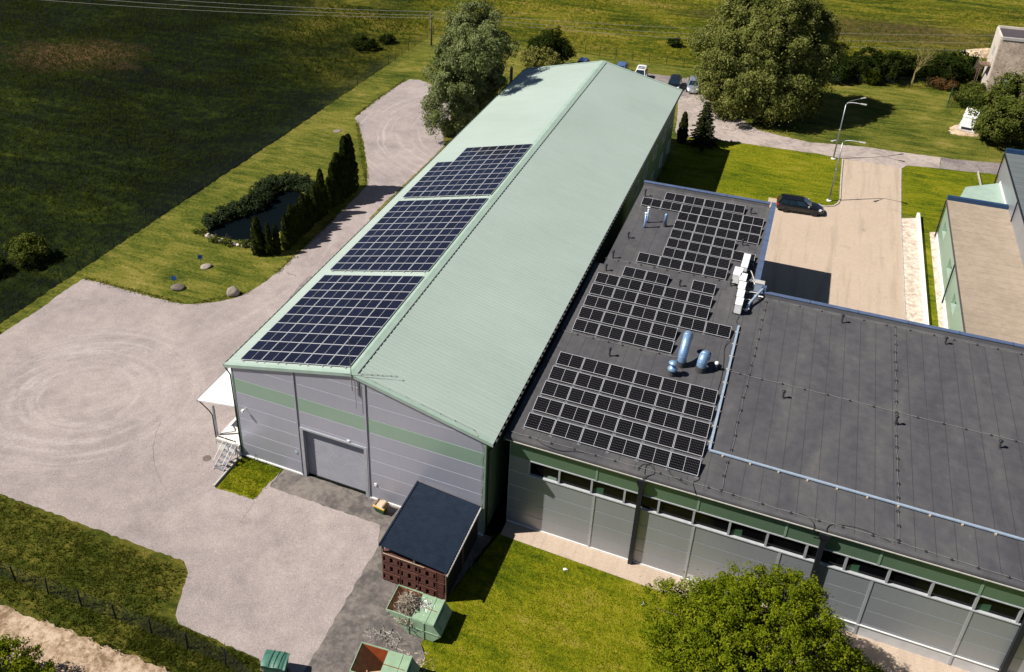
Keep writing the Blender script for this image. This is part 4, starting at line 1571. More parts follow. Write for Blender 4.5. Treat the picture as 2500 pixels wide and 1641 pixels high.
def gooseneck(label, x, y, r, pts):
    t = thing('ventilation_duct', label, 'duct', fr(x, y, 0), 0, 'large bent metal ducts on the flat roof')
    m = MB()
    m.lathe([(r * 1.12, 0), (r * 1.08, 0.45)], 0, 0, 16)
    m.build('collar', 'charcoal', t)
    # bent pipe of short welded segments
    m = MB()
    m.tube(pts, r, 18, cap=False)
    for p, q in zip(pts[1:-1], pts[2:]):
        d = (Vector(q) - Vector(p)).normalized() * 0.015
        m.tube([Vector(p) - d, Vector(p) + d], r * 1.03, 18, cap=True)
    m.build('bend', 'duct_metal', t, True)
    e, e0 = Vector(pts[-1]), Vector(pts[-2])
    d = (e - e0).normalized()
    m = MB()
    m.tube([e - d * 0.03, e + d * 0.02], r * 0.97, 18)
    m.build('mouth', 'dark_metal', t)


gooseneck('tall bent metal duct leaning back over the flat roof', 28.15, 12.85, 0.29,
          [(0, 0, 0.4), (0, 0, 0.75), (0.0, 0.10, 1.0), (0.02, 0.32, 1.28), (0.03, 0.68, 1.56), (0.04, 1.02, 1.72), (0.04, 1.30, 1.72), (0.05, 1.50, 1.56), (0.05, 1.6, 1.30)])
gooseneck('short stout bent metal duct beside the taller one', 29.46, 12.8, 0.32,
          [(0, 0, 0.4), (0, 0, 0.72), (0.02, 0.10, 0.92), (0.05, 0.28, 1.05), (0.09, 0.52, 1.02), (0.12, 0.68, 0.85), (0.13, 0.75, 0.65)])
t = thing('roof_cowl', 'mushroom shaped metal cowl in front of the tall bent duct', 'cowl', fr(27.75, 11.6, 0), 0, CG)
m = MB()
m.lathe([(0.27, 0), (0.25, 0.38)], 0, 0, 14)
m.build('sleeve', 'charcoal', t)
m = MB()
m.lathe([(0.25, 0.38), (0.30, 0.42), (0.33, 0.55), (0.20, 0.70), (0.12, 0.75), (0.10, 0.85), (0.12, 0.90), (0.30, 0.98), (0.30, 1.04), (0.10, 1.14), (0.01, 1.16)], 0, 0, 16)
m.build('hood', 'duct_metal', t, True)
t = thing('roof_cowl', 'small white topped cowl right of the stout bent duct', 'cowl', fr(30.38, 13.3, 0), 0, CG)
m = MB()
m.lathe([(0.10, 0), (0.09, 0.45)], 0, 0, 10)
m.build('pipe', 'charcoal', t)
m = MB()
m.lathe([(0.06, 0.45), (0.13, 0.50), (0.15, 0.62), (0.08, 0.70), (0.01, 0.72)], 0, 0, 12)
m.build('hood', 'white_gloss', t, True)

# row of air conditioner outdoor units
AG = 'white air conditioner units on the flat roof'
AC = [(30.62, 27.75, 1.05, 'rearmost white air conditioner unit of the row on the flat roof'),
      (30.60, 26.62, 1.05, 'second white air conditioner unit from the back of the row'),
      (30.25, 25.30, 1.25, 'large white air conditioner unit set left of the row'),
      (30.72, 24.60, 1.10, 'white air conditioner unit right of the large one'),
      (30.78, 23.35, 1.05, 'third white air conditioner unit from the front of the row'),
      (30.82, 22.20, 1.05, 'second white air conditioner unit from the front of the row'),
      (30.86, 21.05, 1.05, 'frontmost white air conditioner unit with loose cables')]
for x, y, w_, lab in AC:
    p = fr(x, y, 0)
    t = thing('air_conditioner', lab, 'air conditioner', p, R(-1.5), AG)
    d_ = 0.24 if w_ < 1.2 else 0.30
    h0, h1 = 0.14, 0.92
    m = MB()
    m.box(-d_, d_, -w_ / 2, w_ / 2, h0, h1 - 0.02)
    m.build('casing', 'white_paint', t)
    m = MB()
    m.box(-d_ - 0.012, d_ + 0.012, -w_ / 2 - 0.012, w_ / 2 + 0.012, h1 - 0.02, h1)
    m.build('top_panel', 'white_gloss', t)
    m = MB()
    pr_ = [(0.30, 0.0), (0.31, 0.02), (0.30, 0.03), (0.03, 0.03)]
    m.lathe(pr_, 0, 0, 18)
    f_ = m.build('fan_grille', 'dark_metal', t)
    f_.location = (-d_, -0.12, 0.52)
    f_.rotation_euler = (0, R(-90), 0)
    for yy in (-w_ / 2 + 0.12, w_ / 2 - 0.12):
        m = MB()
        m.box(-d_ - 0.09, d_ + 0.05, yy - 0.03, yy + 0.03, 0.0, h0 - 0.002)
        m.build('foot', 'black_rubber', t)
    m = MB()
    m.box(d_ + 0.001, d_ + 0.05, -w_ / 2 + 0.05, -w_ / 2 + 0.28, 0.22, 0.5)
    m.build('valve_cover', 'lid_grey', t)
t = thing('junction_box', 'pale blue grey pipe box straddling the parapet beside the air conditioners', 'box', fr(31.95, 24.3, 0))
m = MB()
m.box(-0.32, 0.34, -0.05, 0.42, 0.0, 0.80)
m.build('housing', 'tray_blue', t)
m = MB()
m.box(-0.35, 0.37, -0.08, 0.45, 0.80, 0.84)
m.build('lid', 'lid_grey', t)
t = thing('pipe_chute', 'slanting metal pipe chute running from parapet corner down to the units', 'duct', fr(32.2, 23.9, 0))
m = MB()
A, B = Vector((32.3, 24.0, FZ + 0.62)), Vector((31.55, 22.0, FZ + 0.30))
m = MB(fr(32.2, 23.9, 0))
m.tube([A, A.lerp(B, 0.5) + Vector((0, 0, 0.03)), B, B + Vector((-0.12, -1.0, -0.05))], 0.11, 6)
m.build('channel', 'tray_blue', t)
m = MB(fr(32.2, 23.9, 0))
m.box(32.15, 32.5, 23.85, 24.2, FZ + 0.40, FZ + 0.80)
m.build('end_box', 'blue_coping', t)
for q in (A.lerp(B, 0.4), B + Vector((-0.10, -0.8, -0.02))):
    m = MB(fr(32.2, 23.9, 0))
    m.box(q.x - 0.04, q.x + 0.04, q.y - 0.04, q.y + 0.04, FZ, q.z)
    m.build('leg', 'galvanised', t)


def curve_pts(ctrl, n=6):
    """Catmull-Rom through control points"""
    P = [Vector(c) for c in ctrl]
    P = [P[0]] + P + [P[-1]]
    out = []
    for i in range(1, len(P) - 2):
        for k in range(n):
            t = k / n
            a, b, c, d = P[i - 1], P[i], P[i + 1], P[i + 2]
            out.append(0.5 * ((2 * b) + (c - a) * t + (2 * a - 5 * b + 4 * c - d) * t * t + (3 * b - a - 3 * c + d) * t ** 3))
    out.append(P[-2])
    return out


def cable(label, ctrl, r=0.02, mat='black_rubber', group='loose cables on the flat roof', cat='cable', name='roof_cable'):
    org = tuple(ctrl[0])
    m = MB(org)
    m.tube(curve_pts(ctrl), r, 5)
    o = m.build(name, mat)
    o.location = org
    return tag(o, label, cat, group)


Z1 = FZ + 0.035
PG = 'insulated pipes behind the air conditioners'
cable('pale pipe from the second unit of the row curving to the pipe box', [(30.85, 26.6, FZ + 0.4), (31.15, 26.3, FZ + 0.55), (31.5, 25.4, FZ + 0.4), (31.75, 24.6, FZ + 0.5)], 0.035, 'cable_white', PG, 'pipe', 'insulated_pipe')
cable('pale pipe from the unit beside the large one looping to the pipe box', [(30.98, 24.5, FZ + 0.35), (31.2, 24.8, FZ + 0.6), (31.45, 24.9, FZ + 0.55), (31.7, 24.5, FZ + 0.4)], 0.035, 'cable_white', PG, 'pipe', 'insulated_pipe')
cable('straight pale pipe from the third unit from the front to the slanting chute', [(31.05, 23.3, FZ + 0.4), (31.5, 23.4, FZ + 0.45), (32.0, 23.35, FZ + 0.5)], 0.035, 'cable_white', PG, 'pipe', 'insulated_pipe')
cable('pale pipe from the second unit from the front to the slanting chute', [(31.08, 22.2, FZ + 0.4), (31.4, 22.35, FZ + 0.42), (31.7, 22.3, FZ + 0.38)], 0.035, 'cable_white', PG, 'pipe', 'insulated_pipe')
cable('pale pipe hooking out of the frontmost unit of the row', [(31.12, 20.9, FZ + 0.4), (31.35, 20.75, FZ + 0.5), (31.6, 21.1, FZ + 0.35), (31.5, 21.4, FZ + 0.3)], 0.035, 'cable_white', PG, 'pipe', 'insulated_pipe')
cable('black cable from the frontmost air conditioner down to the head of the blue tray', [(30.95, 20.4, FZ + 0.2), (31.0, 20.0, Z1), (30.95, 19.6, Z1), (31.1, 19.1, FZ + 0.12)], 0.02)
cable('black cable hanging from the middle solar rows along the blue tray', [(30.75, 17.1, FZ + 0.2), (30.6, 16.0, Z1), (30.75, 14.5, Z1), (30.85, 12.5, Z1), (30.8, 10.9, Z1)], 0.022)
cable('black cable leaving the front right corner of the front solar array', [(30.85, 3.2, FZ + 0.1), (30.95, 2.6, Z1), (30.7, 2.2, Z1), (30.85, 1.7, FZ + 0.02), (30.95, 1.60, FZ - 0.2)], 0.022)
cable('black cable looping round the first downspout at the roof edge', [(27.6, 1.9, Z1), (27.75, 2.5, Z1), (28.3, 2.55, Z1), (28.5, 2.0, Z1), (28.05, 1.62, FZ), (27.95, 1.60, FZ - 0.25)], 0.022)
cable('long black cable arching from the first downspout towards the right', [(28.0, 1.75, Z1), (28.0, 2.6, Z1), (28.8, 2.9, Z1), (29.6, 2.2, Z1), (30.4, 1.9, Z1)], 0.022)
cable('black cable looping under the left end of the front conductor', [(21.3, 2.05, Z1), (22.0, 1.75, Z1), (23.0, 1.70, Z1), (24.0, 2.0, Z1), (24.6, 2.1, Z1)], 0.018)
cable('black cable arching over the second downspout at the roof edge', [(37.9, 1.62, FZ - 0.2), (37.9, 1.75, Z1), (38.2, 2.1, Z1), (39.3, 2.35, Z1), (40.3, 2.25, Z1), (41.0, 2.0, Z1)], 0.022)
cable('black cable dropping over the roof edge left of the second downspout', [(36.4, 2.2, Z1), (36.9, 2.1, Z1), (37.2, 1.7, Z1), (37.25, 1.60, FZ - 0.3), (37.25, 1.80, FZ - 0.9)], 0.018)

# ------------------------------------------------------------------ lean-to shed with stacked crates
SH = (16.5, -2.8, 0)
t = thing('lean_to_shed', 'open lean-to shed with dark ribbed metal roof against the gable', 'shed', SH)
SX0, SX1, SY0, SY1 = 14.30, 18.62, -5.62, -0.02
def shz(x):
    return 3.06 - (x - SX0) / (SX1 - SX0) * 0.42
V, F = [], []
ys, hs = [], []
y = SY0
while y < SY1 - 0.02:
    for dy, h in ((0, 0), (0.11, 0), (0.13, 0.03), (0.18, 0.03)):
        ys.append(min(SY1, y + dy)); hs.append(h)
    y += 0.2
for x in (SX0, SX1):
    for yy, hh in zip(ys, hs):
        V.append((x - SH[0], yy - SH[1], shz(x) + hh))
n = len(ys)
for i in range(n - 1):
    F.append((i, i + 1, n + i + 1, n + i))
    F.append((i, i + 1, n + i + 1, n + i)[::-1])
F = F[::2]
me = bpy.data.meshes.new('roof')
me.from_pydata(V, [], [f[::-1] for f in F])
me.materials.append(MATS['shed_roof'])
me.update()
roof = link('roof', me, t)
m = MB(SH)
m.box(SX0 - 0.06, SX0 + 0.04, SY0, SY1, shz(SX0) - 0.12, shz(SX0) + 0.06)
m.build('edge_trim', 'shed_roof', roof)
m = MB(SH)
m.tube([(SX1 + 0.06, SY1 - 0.1, shz(SX1) - 0.05), (SX1 + 0.06, SY0 - 0.05, shz(SX1) - 0.12)], 0.06, 8)
m.build('gutter', 'lid_grey', roof)
for (x, y) in ((14.42, -5.45), (16.5, -5.45), (18.5, -5.45), (14.42, -0.25), (18.5, -0.25), (14.42, -2.8), (18.5, -2.8)):
    m = MB(SH)
    m.box(x - 0.06, x + 0.06, y - 0.06, y + 0.06, 0, shz(x) - 0.14)
    m.build('post', 'timber', t)
for y in (-5.45, -2.8, -0.25):
    m = MB(SH)
    m.hexa([(14.34, y - 0.05, shz(14.34) - 0.14), (18.58, y - 0.05, shz(18.58) - 0.14), (18.58, y + 0.05, shz(18.58) - 0.14), (14.34, y + 0.05, shz(14.34) - 0.14),
            (14.34, y - 0.05, shz(14.34) - 0.02), (18.58, y - 0.05, shz(18.58) - 0.02), (18.58, y + 0.05, shz(18.58) - 0.02), (14.34, y + 0.05, shz(14.34) - 0.02)])
    m.build('beam', 'timber', t)
m = MB(SH)
m.box(14.5, 17.2, -5.60, -5.57, 2.42, 2.47)
m.build('batten', 'pale_timber', t)
m = MB(SH)
m.box(18.50, 18.53, -5.4, -0.3, 0.02, 2.45)
m.build('shade_sheet', 'dark_metal', t)  # dark sheet added to stand for the shade on the open side


def crate_mesh(w, d, h, ladder=False):
    """moulded crate wall: ribs and rails standing round dark slots, open box inside"""
    m = MB()
    # floor, back, sides
    m.box(0.0, w, 0.04, d, 0.10, 0.13)
    m.box(0, w, d - 0.03, d, 0.10, h)
    m.box(0, 0.03, 0.04, d - 0.03, 0.13, h)
    m.box(w - 0.03, w, 0.04, d - 0.03, 0.13, h)
    for a in (0.02, w / 2 - 0.07, w - 0.16):
        m.box(a, a + 0.14, 0.02, d, 0.0, 0.10)
    # front: rails and posts leave the slots open
    if not ladder:
        rail = [(0.10, 0.20), (h - 0.14, h)]
        for a, b in rail:
            m.box(0, w, 0.0, 0.04, a, b)
        x = 0.0
        edges = [0.05, 0.17, w * 0.5 - 0.10, w * 0.5 + 0.10, w - 0.17, w - 0.05]
        for a, b in ((0.0, edges[0]), (edges[1], edges[2]), (edges[3], edges[4]), (edges[5], w)):
            m.box(a, b, 0.004, 0.04, 0.20, h - 0.14)
            k = 0.26
            while k < h - 0.2:
                m.box(a + 0.01, b - 0.01, -0.012, 0.004, k, k + 0.025)
                k += 0.085
    else:
        m.box(0, 0.06, 0.0, 0.04, 0.10, h)
        m.box(w - 0.06, w, 0.0, 0.04, 0.10, h)
        k = 0.10
        while k < h - 0.05:
            m.box(0.06, w - 0.06, 0.0, 0.04, k, k + 0.06)
            k += 0.155
        m.box(0.0, w, 0.0, 0.04, h - 0.06, h)
    # lid
    m.box(-0.005, w + 0.005, -0.008, d, h, h + 0.02)
    return m


CR = {}
for k, lad, w in (('long', False, 1.16), ('end', True, 0.46)):
    o = crate_mesh(w, 1.0, 0.74, lad).build('plastic_crate', 'crate_brown')
    CR[k] = o.data
    bpy.data.objects.remove(o)
ROWN = ['bottom', 'middle', 'top']
for ci, (x, k) in enumerate(((14.43, 'long'), (15.61, 'long'), (16.79, 'long'), (17.97, 'end'))):
    for r_ in range(3):
        cn = ['leftmost', 'second', 'third'][ci] if ci < 3 else ''
        lab = ('%s brown plastic crate in the %s stack under the lean-to roof' % (ROWN[r_], cn)) if ci < 3 else '%s narrow slatted brown crate at the right end of the stacks' % ROWN[r_]
        o = link('plastic_crate', CR[k], None, (x + 0.012 * ((r_ * 7 + ci) % 3 - 1), -5.56 + 0.02 * ((r_ + ci) % 2), 0.03 + r_ * 0.768))
        tag(o, lab, 'crate', 'brown crates stacked in the shed')
for ci in range(3):
    o = link('plastic_crate', CR['long'], None, (14.5 + ci * 1.2, -4.4, 0.03))
    tag(o, ['lone brown crate behind the leftmost stack, in the shade of the shed', 'lone brown crate behind the second stack, in the shade of the shed', 'lone brown crate behind the third stack, in the shade of the shed'][ci], 'crate', 'brown crates stacked in the shed')


# ------------------------------------------------------------------ waste skips
def skip(label, loc, rz, contents):
    t = thing('waste_skip', label, 'skip', loc, rz, 'green waste skips by the shed')
    Ln, Wd, H = 3.05, 1.78, 1.42
    # side profile (x, z): sloped chute at the left, outward bulge at the right
    prof = [(0.0, H), (1.30, 0.06), (2.85, 0.06), (3.35, 0.72), (2.85, H)]
    for y in (0.0, Wd):
        m = MB()
        m.prism(prof, (y - 0.02, y + 0.02))
        s = m.build('side', 'skip_green', t)
        ys = y - 0.06 if y == 0 else y + 0.02
        m = MB()
        m.box(1.32, 1.40, ys, ys + 0.04, 0.08, H - 0.02)
        m.build('rib', 'skip_green', s)
        m = MB()
        m.box(2.25, 2.33, ys, ys + 0.04, 0.08, H - 0.02)
        m.build('rib', 'skip_green', s)
        m = MB()
        m.box(0.62, 3.2, ys, ys + 0.03, 0.70, 0.76)
        m.build('rib', 'skip_green', s)
    m = MB()
    m.hexa([(0.0, 0.02, H - 0.03), (1.30, 0.02, 0.06), (1.30, Wd - 0.02, 0.06), (0.0, Wd - 0.02, H - 0.03), (0.03, 0.02, H), (1.33, 0.02, 0.09), (1.33, Wd - 0.02, 0.09), (0.03, Wd - 0.02, H)])
    m.build('chute', 'rust', t)
    m = MB()
    m.box(1.30, 2.85, 0.02, Wd - 0.02, 0.04, 0.08)
    m.build('floor', 'rust', t)
    m = MB()
    m.hexa([(2.85, 0.02, 0.06), (2.89, 0.02, 0.06), (2.89, Wd - 0.02, 0.06), (2.85, Wd - 0.02, 0.06), (3.31, 0.02, 0.72), (3.35, 0.02, 0.72), (3.35, Wd - 0.02, 0.72), (3.31, Wd - 0.02, 0.72)])
    m.hexa([(3.31, 0.02, 0.725), (3.35, 0.02, 0.725), (3.35, Wd - 0.02, 0.725), (3.31, Wd - 0.02, 0.725), (2.81, 0.02, H - 0.02), (2.85, 0.02, H - 0.02), (2.85, Wd - 0.02, H - 0.02), (2.81, Wd - 0.02, H - 0.02)])
    m.build('end_plate', 'skip_green', t)
    m = MB()
    m.hexa([(3.27, 0.35, 0.85), (3.32, 0.35, 0.85), (3.32, 1.42, 0.85), (3.27, 1.42, 0.85), (2.95, 0.35, 1.28), (3.0, 0.35, 1.28), (3.0, 1.42, 1.28), (2.95, 1.42, 1.28)])
    m.build('hatch', 'skip_green', t)
    # inner linings
    m = MB()
    m.prism([(0.08, H - 0.04), (1.32, 0.1), (1.6, 0.1), (1.6, H - 0.04)], (Wd - 0.035, Wd - 0.023))
    m.build('lining', contents[1], t)
    # rim tubes
    m = MB()
    m.tube([(1.55, 0, H), (-0.02, 0, H), (-0.02, Wd, H), (1.55, Wd, H)], 0.045, 6)
    m.build('rim', 'skip_green', t)
    # lid leaves over the right part
    for (a, b, c, d, z) in ((1.55, 2.40, 0.03, Wd / 2 - 0.02, 0.0), (1.55, 2.40, Wd / 2 + 0.02, Wd - 0.03, 0.01), (2.43, 2.86, 0.03, Wd - 0.03, 0.005)):
        m = MB()
        m.box(a, b, c, d, H - 0.01 + z, H + 0.025 + z)
        lid = m.build('lid', 'skip_green', t)
    m = MB()
    m.box(1.55, 2.86, Wd / 2 - 0.018, Wd / 2 + 0.018, H, H + 0.05)
    m.build('hinge', 'rust', t)
    m = MB()
    m.box(2.78, 2.90, -0.03, Wd + 0.03, H - 0.02, H + 0.06)
    m.build('end_bar', 'skip_green', t)
    return t


sk1 = skip('green waste skip overflowing with straw-like scrap in front of the crates', (16.05, -8.33, 0.02), R(1.5), ('straw', 'rust'))
sk2 = skip('green waste skip with orange inside and cardboard, cut by the bottom edge', (15.95, -12.55, 0.02), R(6.0), ('cardboard', 'orange_paint'))


def strands(name, label, loc, n, sx, sy, sz, ln, w, mat, seed, flat=0.3, cat='waste'):
    """a tangle of loose strips"""
    rng = np.random.default_rng(seed)
    P = np.stack([rng.normal(0, sx, n), rng.normal(0, sy, n), np.abs(rng.normal(0, sz, n))], 1)
    P[:, 2] *= np.exp(-((P[:, 0] / (2 * sx)) ** 2 + (P[:, 1] / (2 * sy)) ** 2))
    ax = rng.normal(size=(n, 3))
    ax[:, 2] *= flat
    ax = unit(ax)
    up = unit(np.cross(ax, rng.normal(size=(n, 3))))
    l = ln * rng.uniform(0.4, 1.3, (n, 1))
    V = np.empty((n, 4, 3))
    V[:, 0] = P - ax * l / 2 - up * w / 2
    V[:, 1] = P + ax * l / 2 - up * w / 2 + np.array([0, 0, 0.05]) * rng.normal(size=(n, 1))
    V[:, 2] = P + ax * l / 2 + up * w / 2
    V[:, 3] = P - ax * l / 2 + up * w / 2
    V[:, :, 2] = np.maximum(V[:, :, 2], 0.004)
    o = link(name, quads_mesh(name, V, mat), None, loc)
    tag(o, label, cat)
    o['kind'] = 'stuff'
    return o


strands('scrap_heap', 'pale straw-like scrap spilling out of the skip onto its lid', (17.1, -7.5, 1.05), 3600, 0.34, 0.36, 0.40, 0.55, 0.016, 'straw', 4, 0.5)
strands('scrap_shreds', 'white shredded scrap scattered on top of the skip lid', (18.0, -7.2, 1.46), 260, 0.25, 0.22, 0.03, 0.10, 0.03, 'white_paint', 5)
strands('scrap_litter', 'pale strips littering the asphalt in front of the skip', (16.3, -9.05, 0.022), 150, 0.70, 0.28, 0.02, 0.42, 0.010, 'cable_white', 6, 0.08)
strands('scrap_litter', 'few pale crumbs of litter on the turf edge right of the skips', (18.9, -10.0, 0.02), 120, 0.5, 0.5, 0.02, 0.12, 0.05, 'pale_timber', 7, 0.1)
m = MB()
m.box(-0.45, 0.45, -0.3, 0.3, 0, 0.04)
m.box(-0.45, -0.41, -0.3, 0.3, 0.04, 0.25)
o = m.build('cardboard_box', 'cardboard')
o.location = (17.1, -11.9, 0.72)
o.rotation_euler = (R(8), R(-14), R(20))
tag(o, 'flattened cardboard box lying inside the orange lined skip', 'box')
m = MB()
m.tube([(0, 0, 0), (0.9, 0.3, 0.45)], 0.025, 5)
o = m.build('timber_offcut', 'pale_timber')
o.location = (16.7, -12.1, 0.65)
tag(o, 'thin timber offcut poking up inside the orange lined skip', 'timber')
m = MB()
m.tube([(0, 0, 0), (0.15, 0.5, 0.3)], 0.06, 8)
o = m.build('plastic_pipe', 'white_paint')
o.location = (17.45, -12.0, 0.9)
tag(o, 'short white pipe leaning inside the orange lined skip', 'pipe')

# large green lidded waste container at the bottom edge
t = thing('waste_container', 'large dark green wheeled waste container with sagging lid at the bottom edge', 'waste bin', (11.85, -13.5, 0.02), R(14))
m = MB()
m.hexa([(-0.50, -0.36, 0.22), (0.50, -0.36, 0.22), (0.50, 0.36, 0.22), (-0.50, 0.36, 0.22), (-0.62, -0.46, 1.22), (0.62, -0.46, 1.22), (0.62, 0.46, 1.22), (-0.62, 0.46, 1.22)])
m.build('body', 'lid_green', t)
V, F = [], []
nx, ny = 13, 7
for j in range(ny):
    for i in range(nx):
        u, v = i / (nx - 1), j / (ny - 1)
        x, y = (u - 0.5) * 1.34, (v - 0.5) * 1.02
        z = 1.30 + 0.10 * (1 - (2 * v - 1) ** 2) + 0.025 * math.sin(u * 12) * (1 - v) - 0.05 * (u > 0.9)
        V.append((x, y, z))
for j in range(ny - 1):
    for i in range(nx - 1):
        a = j * nx + i
        F.append((a, a + 1, a + nx + 1, a + nx))
me = bpy.data.meshes.new('lid')
me.from_pydata(V, [], F)
me.materials.append(MATS['lid_green'])
lid = link('lid', me, t)
sm = lid.modifiers.new('solid', 'SOLIDIFY')
sm.thickness = 0.04
for k in (-0.28, 0.02, 0.30):
    m = MB()
    m.tube([(k, -0.50, 1.36), (k + 0.04, 0.0, 1.445), (k + 0.09, 0.50, 1.36)], 0.018, 5)
    m.build('lid_rib', 'grit_green', lid)
for (x, y) in ((-0.45, -0.3), (0.45, -0.3), (-0.45, 0.3), (0.45, 0.3)):
    m = MB()
    m.tube([(x, y - 0.03, 0.10), (x, y + 0.03, 0.10)], 0.10, 12)
    m.build('wheel', 'black_rubber', t)
for s in (-1, 1):
    m = MB()
    m.tube([(s * 0.62, 0, 1.1), (s * 0.74, 0, 1.1)], 0.03, 6)
    m.build('trunnion', 'galvanised', t)

# grit bin by the gable wall
t = thing('grit_bin', 'small green grit bin with yellow rim and boards on its lid', 'grit bin', (11.88, -0.68, 0.02), R(-6))
m = MB()
m.hexa([(-0.30, -0.22, 0), (0.30, -0.22, 0), (0.30, 0.22, 0), (-0.30, 0.22, 0), (-0.40, -0.32, 0.52), (0.40, -0.32, 0.52), (0.40, 0.32, 0.52), (-0.40, 0.32, 0.52)])
m.build('body', 'grit_green', t)
m = MB()
m.box(-0.44, 0.44, -0.36, 0.36, 0.52, 0.60)
m.build('rim', 'yellow_plastic', t)
m = MB()
m.hexa([(-0.40, -0.32, 0.60), (0.40, -0.32, 0.60), (0.40, 0.32, 0.60), (-0.40, 0.32, 0.60), (-0.32, -0.24, 0.70), (0.32, -0.24, 0.70), (0.32, 0.24, 0.70), (-0.32, 0.24, 0.70)])
m.build('lid', 'pale_timber', t)
for s in (-0.30, 0.30):
    m = MB()
    m.box(s - 0.05, s + 0.05, -0.30, 0.34, 0.70, 0.76)
    m.build('board', 'timber', t)

# ------------------------------------------------------------------ loading dock with white canopy and steel steps
t = thing('loading_canopy', 'white metal canopy on one steel post at the left corner of the hall', 'canopy', (-1.4, 0.0, 0))
o3 = (-1.4, 0.0, 0)
m = MB(o3)
m.hexa([(-3.15, 0.35, 3.55), (0.42, 0.35, 4.15), (0.42, 12.0, 4.15), (-3.15, 12.0, 3.55), (-3.15, 0.35, 3.65), (0.42, 0.35, 4.25), (0.42, 12.0, 4.25), (-3.15, 12.0, 3.65)])
rf = m.build('roof', 'white_gloss', t)
m = MB(o3)
m.box(-3.19, -3.155, 0.32, 12.0, 3.48, 3.66)
m.build('gutter', 'galvanised', rf)
m = MB(o3)
m.tube([(-3.1, 0.45, 3.5), (-2.2, 0.35, 2.95), (-1.95, 0.3, 2.7), (-1.75, 0.1, 0.2)], 0.045, 6)
m.build('downpipe', 'dark_metal', t)
m = MB(o3)
m.box(-1.72, -1.60, 0.12, 0.24, 0.0, 3.75)
m.build('post', 'galvanised', t)
m = MB(o3)
m.box(-1.72, -1.60, 11.6, 11.72, 0.0, 3.75)
m.build('post', 'galvanised', t)
t = thing('loading_dock', 'pale concrete loading dock beside the hall under the canopy', 'dock', (-0.6, 3, 0))
m = MB((-0.6, 3, 0))
m.box(-1.55, 0.40, -0.15, 12.0, 0.0, 1.05)
m.build('platform', 'white_concrete', t)
m = MB((-0.6, 3, 0))
m.box(-1.60, 0.42, -0.22, -0.15, 0.86, 1.06)
m.build('edge_beam', 'concrete', t)
m = MB((-0.6, 3, 0))
m.box(-1.50, 0.0, 0.02, 0.10, 1.05, 1.09)
m.build('edge_strip', 'dark_metal', t)
t = thing('metal_steps', 'light metal steps with handrails leading up to the loading dock', 'steps', (-0.1, -1.2, 0), R(-8))
for s in (-0.42, 0.42):
    m = MB()
    m.tube([(s, -0.85, 0.04), (s, 0.75, 1.22)], 0.035, 5)
    m.build('stringer', 'alu_frame', t)
    m = MB()
    m.tube([(s, -0.70, 0.15), (s, -0.70, 0.75), (s, 0.75, 1.95), (s, 0.75, 1.22)], 0.022, 5)
    m.build('handrail', 'alu_frame', t)
for i in range(5):
    m = MB()
    y = -0.70 + i * 0.32
    m.box(-0.42, 0.42, y - 0.02, y + 0.20, 0.16 + i * 0.236, 0.19 + i * 0.236)
    m.build('tread', 'galvanised', t)
for s in (-0.42, 0.42):
    m = MB()
    m.tube([(s, 0.75, 1.2), (s, 0.80, 0.0)], 0.03, 5)
    m.build('leg', 'dark_metal', t)
t = thing('patch_kerb', 'low concrete edging along the left side of the small grass patch', 'edging', (0.4, -1.8, 0))
m = MB((0.4, -1.8, 0))
m.box(0.36, 0.48, -3.35, -0.6, 0, 0.20)
m.build('edging', 'concrete', t)
m = MB()
m.lathe([(0.30, 0.0), (0.30, 0.018), (0.22, 0.022), (0.01, 0.022)], 0, 0, 18)
o = m.build('manhole_cover', 'boulder_dark')
o.location = (-1.7, -1.25, 0.018)
tag(o, 'rusty round manhole cover beside the metal steps', 'manhole')

# ------------------------------------------------------------------ neighbouring buildings on the right
B1 = (49.9, 40, 0)
t = thing('green_annex', 'low green walled annex with beige flat roof at the right', 'building', B1)
bx0, bx1, by0, by1, bz = 47.3, 52.45, 20.0, 54.0, 4.40
wins = [(49.9, 51.9), (42.4, 44.4), (36.2, 38.2), (30.2, 32.2)]
prev = by1
edges = []
for a, b in wins:
    edges.append((b, prev)); prev = a
edges.append((by0, prev))
for (a, b) in edges:
    m = MB(B1)
    m.box(bx0, bx0 + 0.3, a, b, 0.55, bz - 0.05)
    m.build('wall', 'panel_green', t)
for a, b in wins:
    m = MB(B1)
    m.box(bx0, bx0 + 0.3, a, b, 0.55, 1.86)
    m.build('wall', 'panel_green', t)
    m = MB(B1)
    m.box(bx0, bx0 + 0.3, a, b, 3.02, bz - 0.05)
    m.build('wall', 'panel_green', t)
    m = MB(B1)
    m.box(bx0 + 0.50, bx0 + 0.53, a + 0.03, b - 0.03, 1.92, 3.0)
    w_ = m.build('window', 'trim_green', t)
    m = MB(B1)
    m.box(bx0 - 0.02, bx0 + 0.49, a, b, 1.86, 1.90)
    m.build('sill', 'eave_green', w_)
m = MB(B1)
m.box(bx0 - 0.05, bx0 + 0.3, by0, by1, 0, 0.55)
m.build('plinth', 'white_paint', t)
m = MB(B1)
m.box(bx0, bx1, by1 - 0.25, by1, 0.0, bz)
m.build('wall', 'panel_green', t)
n = 32
for i in range(n):
    a, b = by0 + (by1 - 0.3 - by0) * i / n, by0 + (by1 - 0.3 - by0) * (i + 1) / n
    m = MB(B1)
    m.hexa([(bx0 - 0.08, a, bz - 0.06), (bx1, a, bz - 0.06), (bx1, b + 0.05, bz - 0.06), (bx0 - 0.08, b + 0.05, bz - 0.06), (bx0 - 0.08, a, bz + 0.03), (bx1, a, bz + 0.03), (bx1, b + 0.05, bz + 0.012), (bx0 - 0.08, b + 0.05, bz + 0.012)])
    m.build('roof_sheet', 'tan_roof', t)
m = MB(B1)
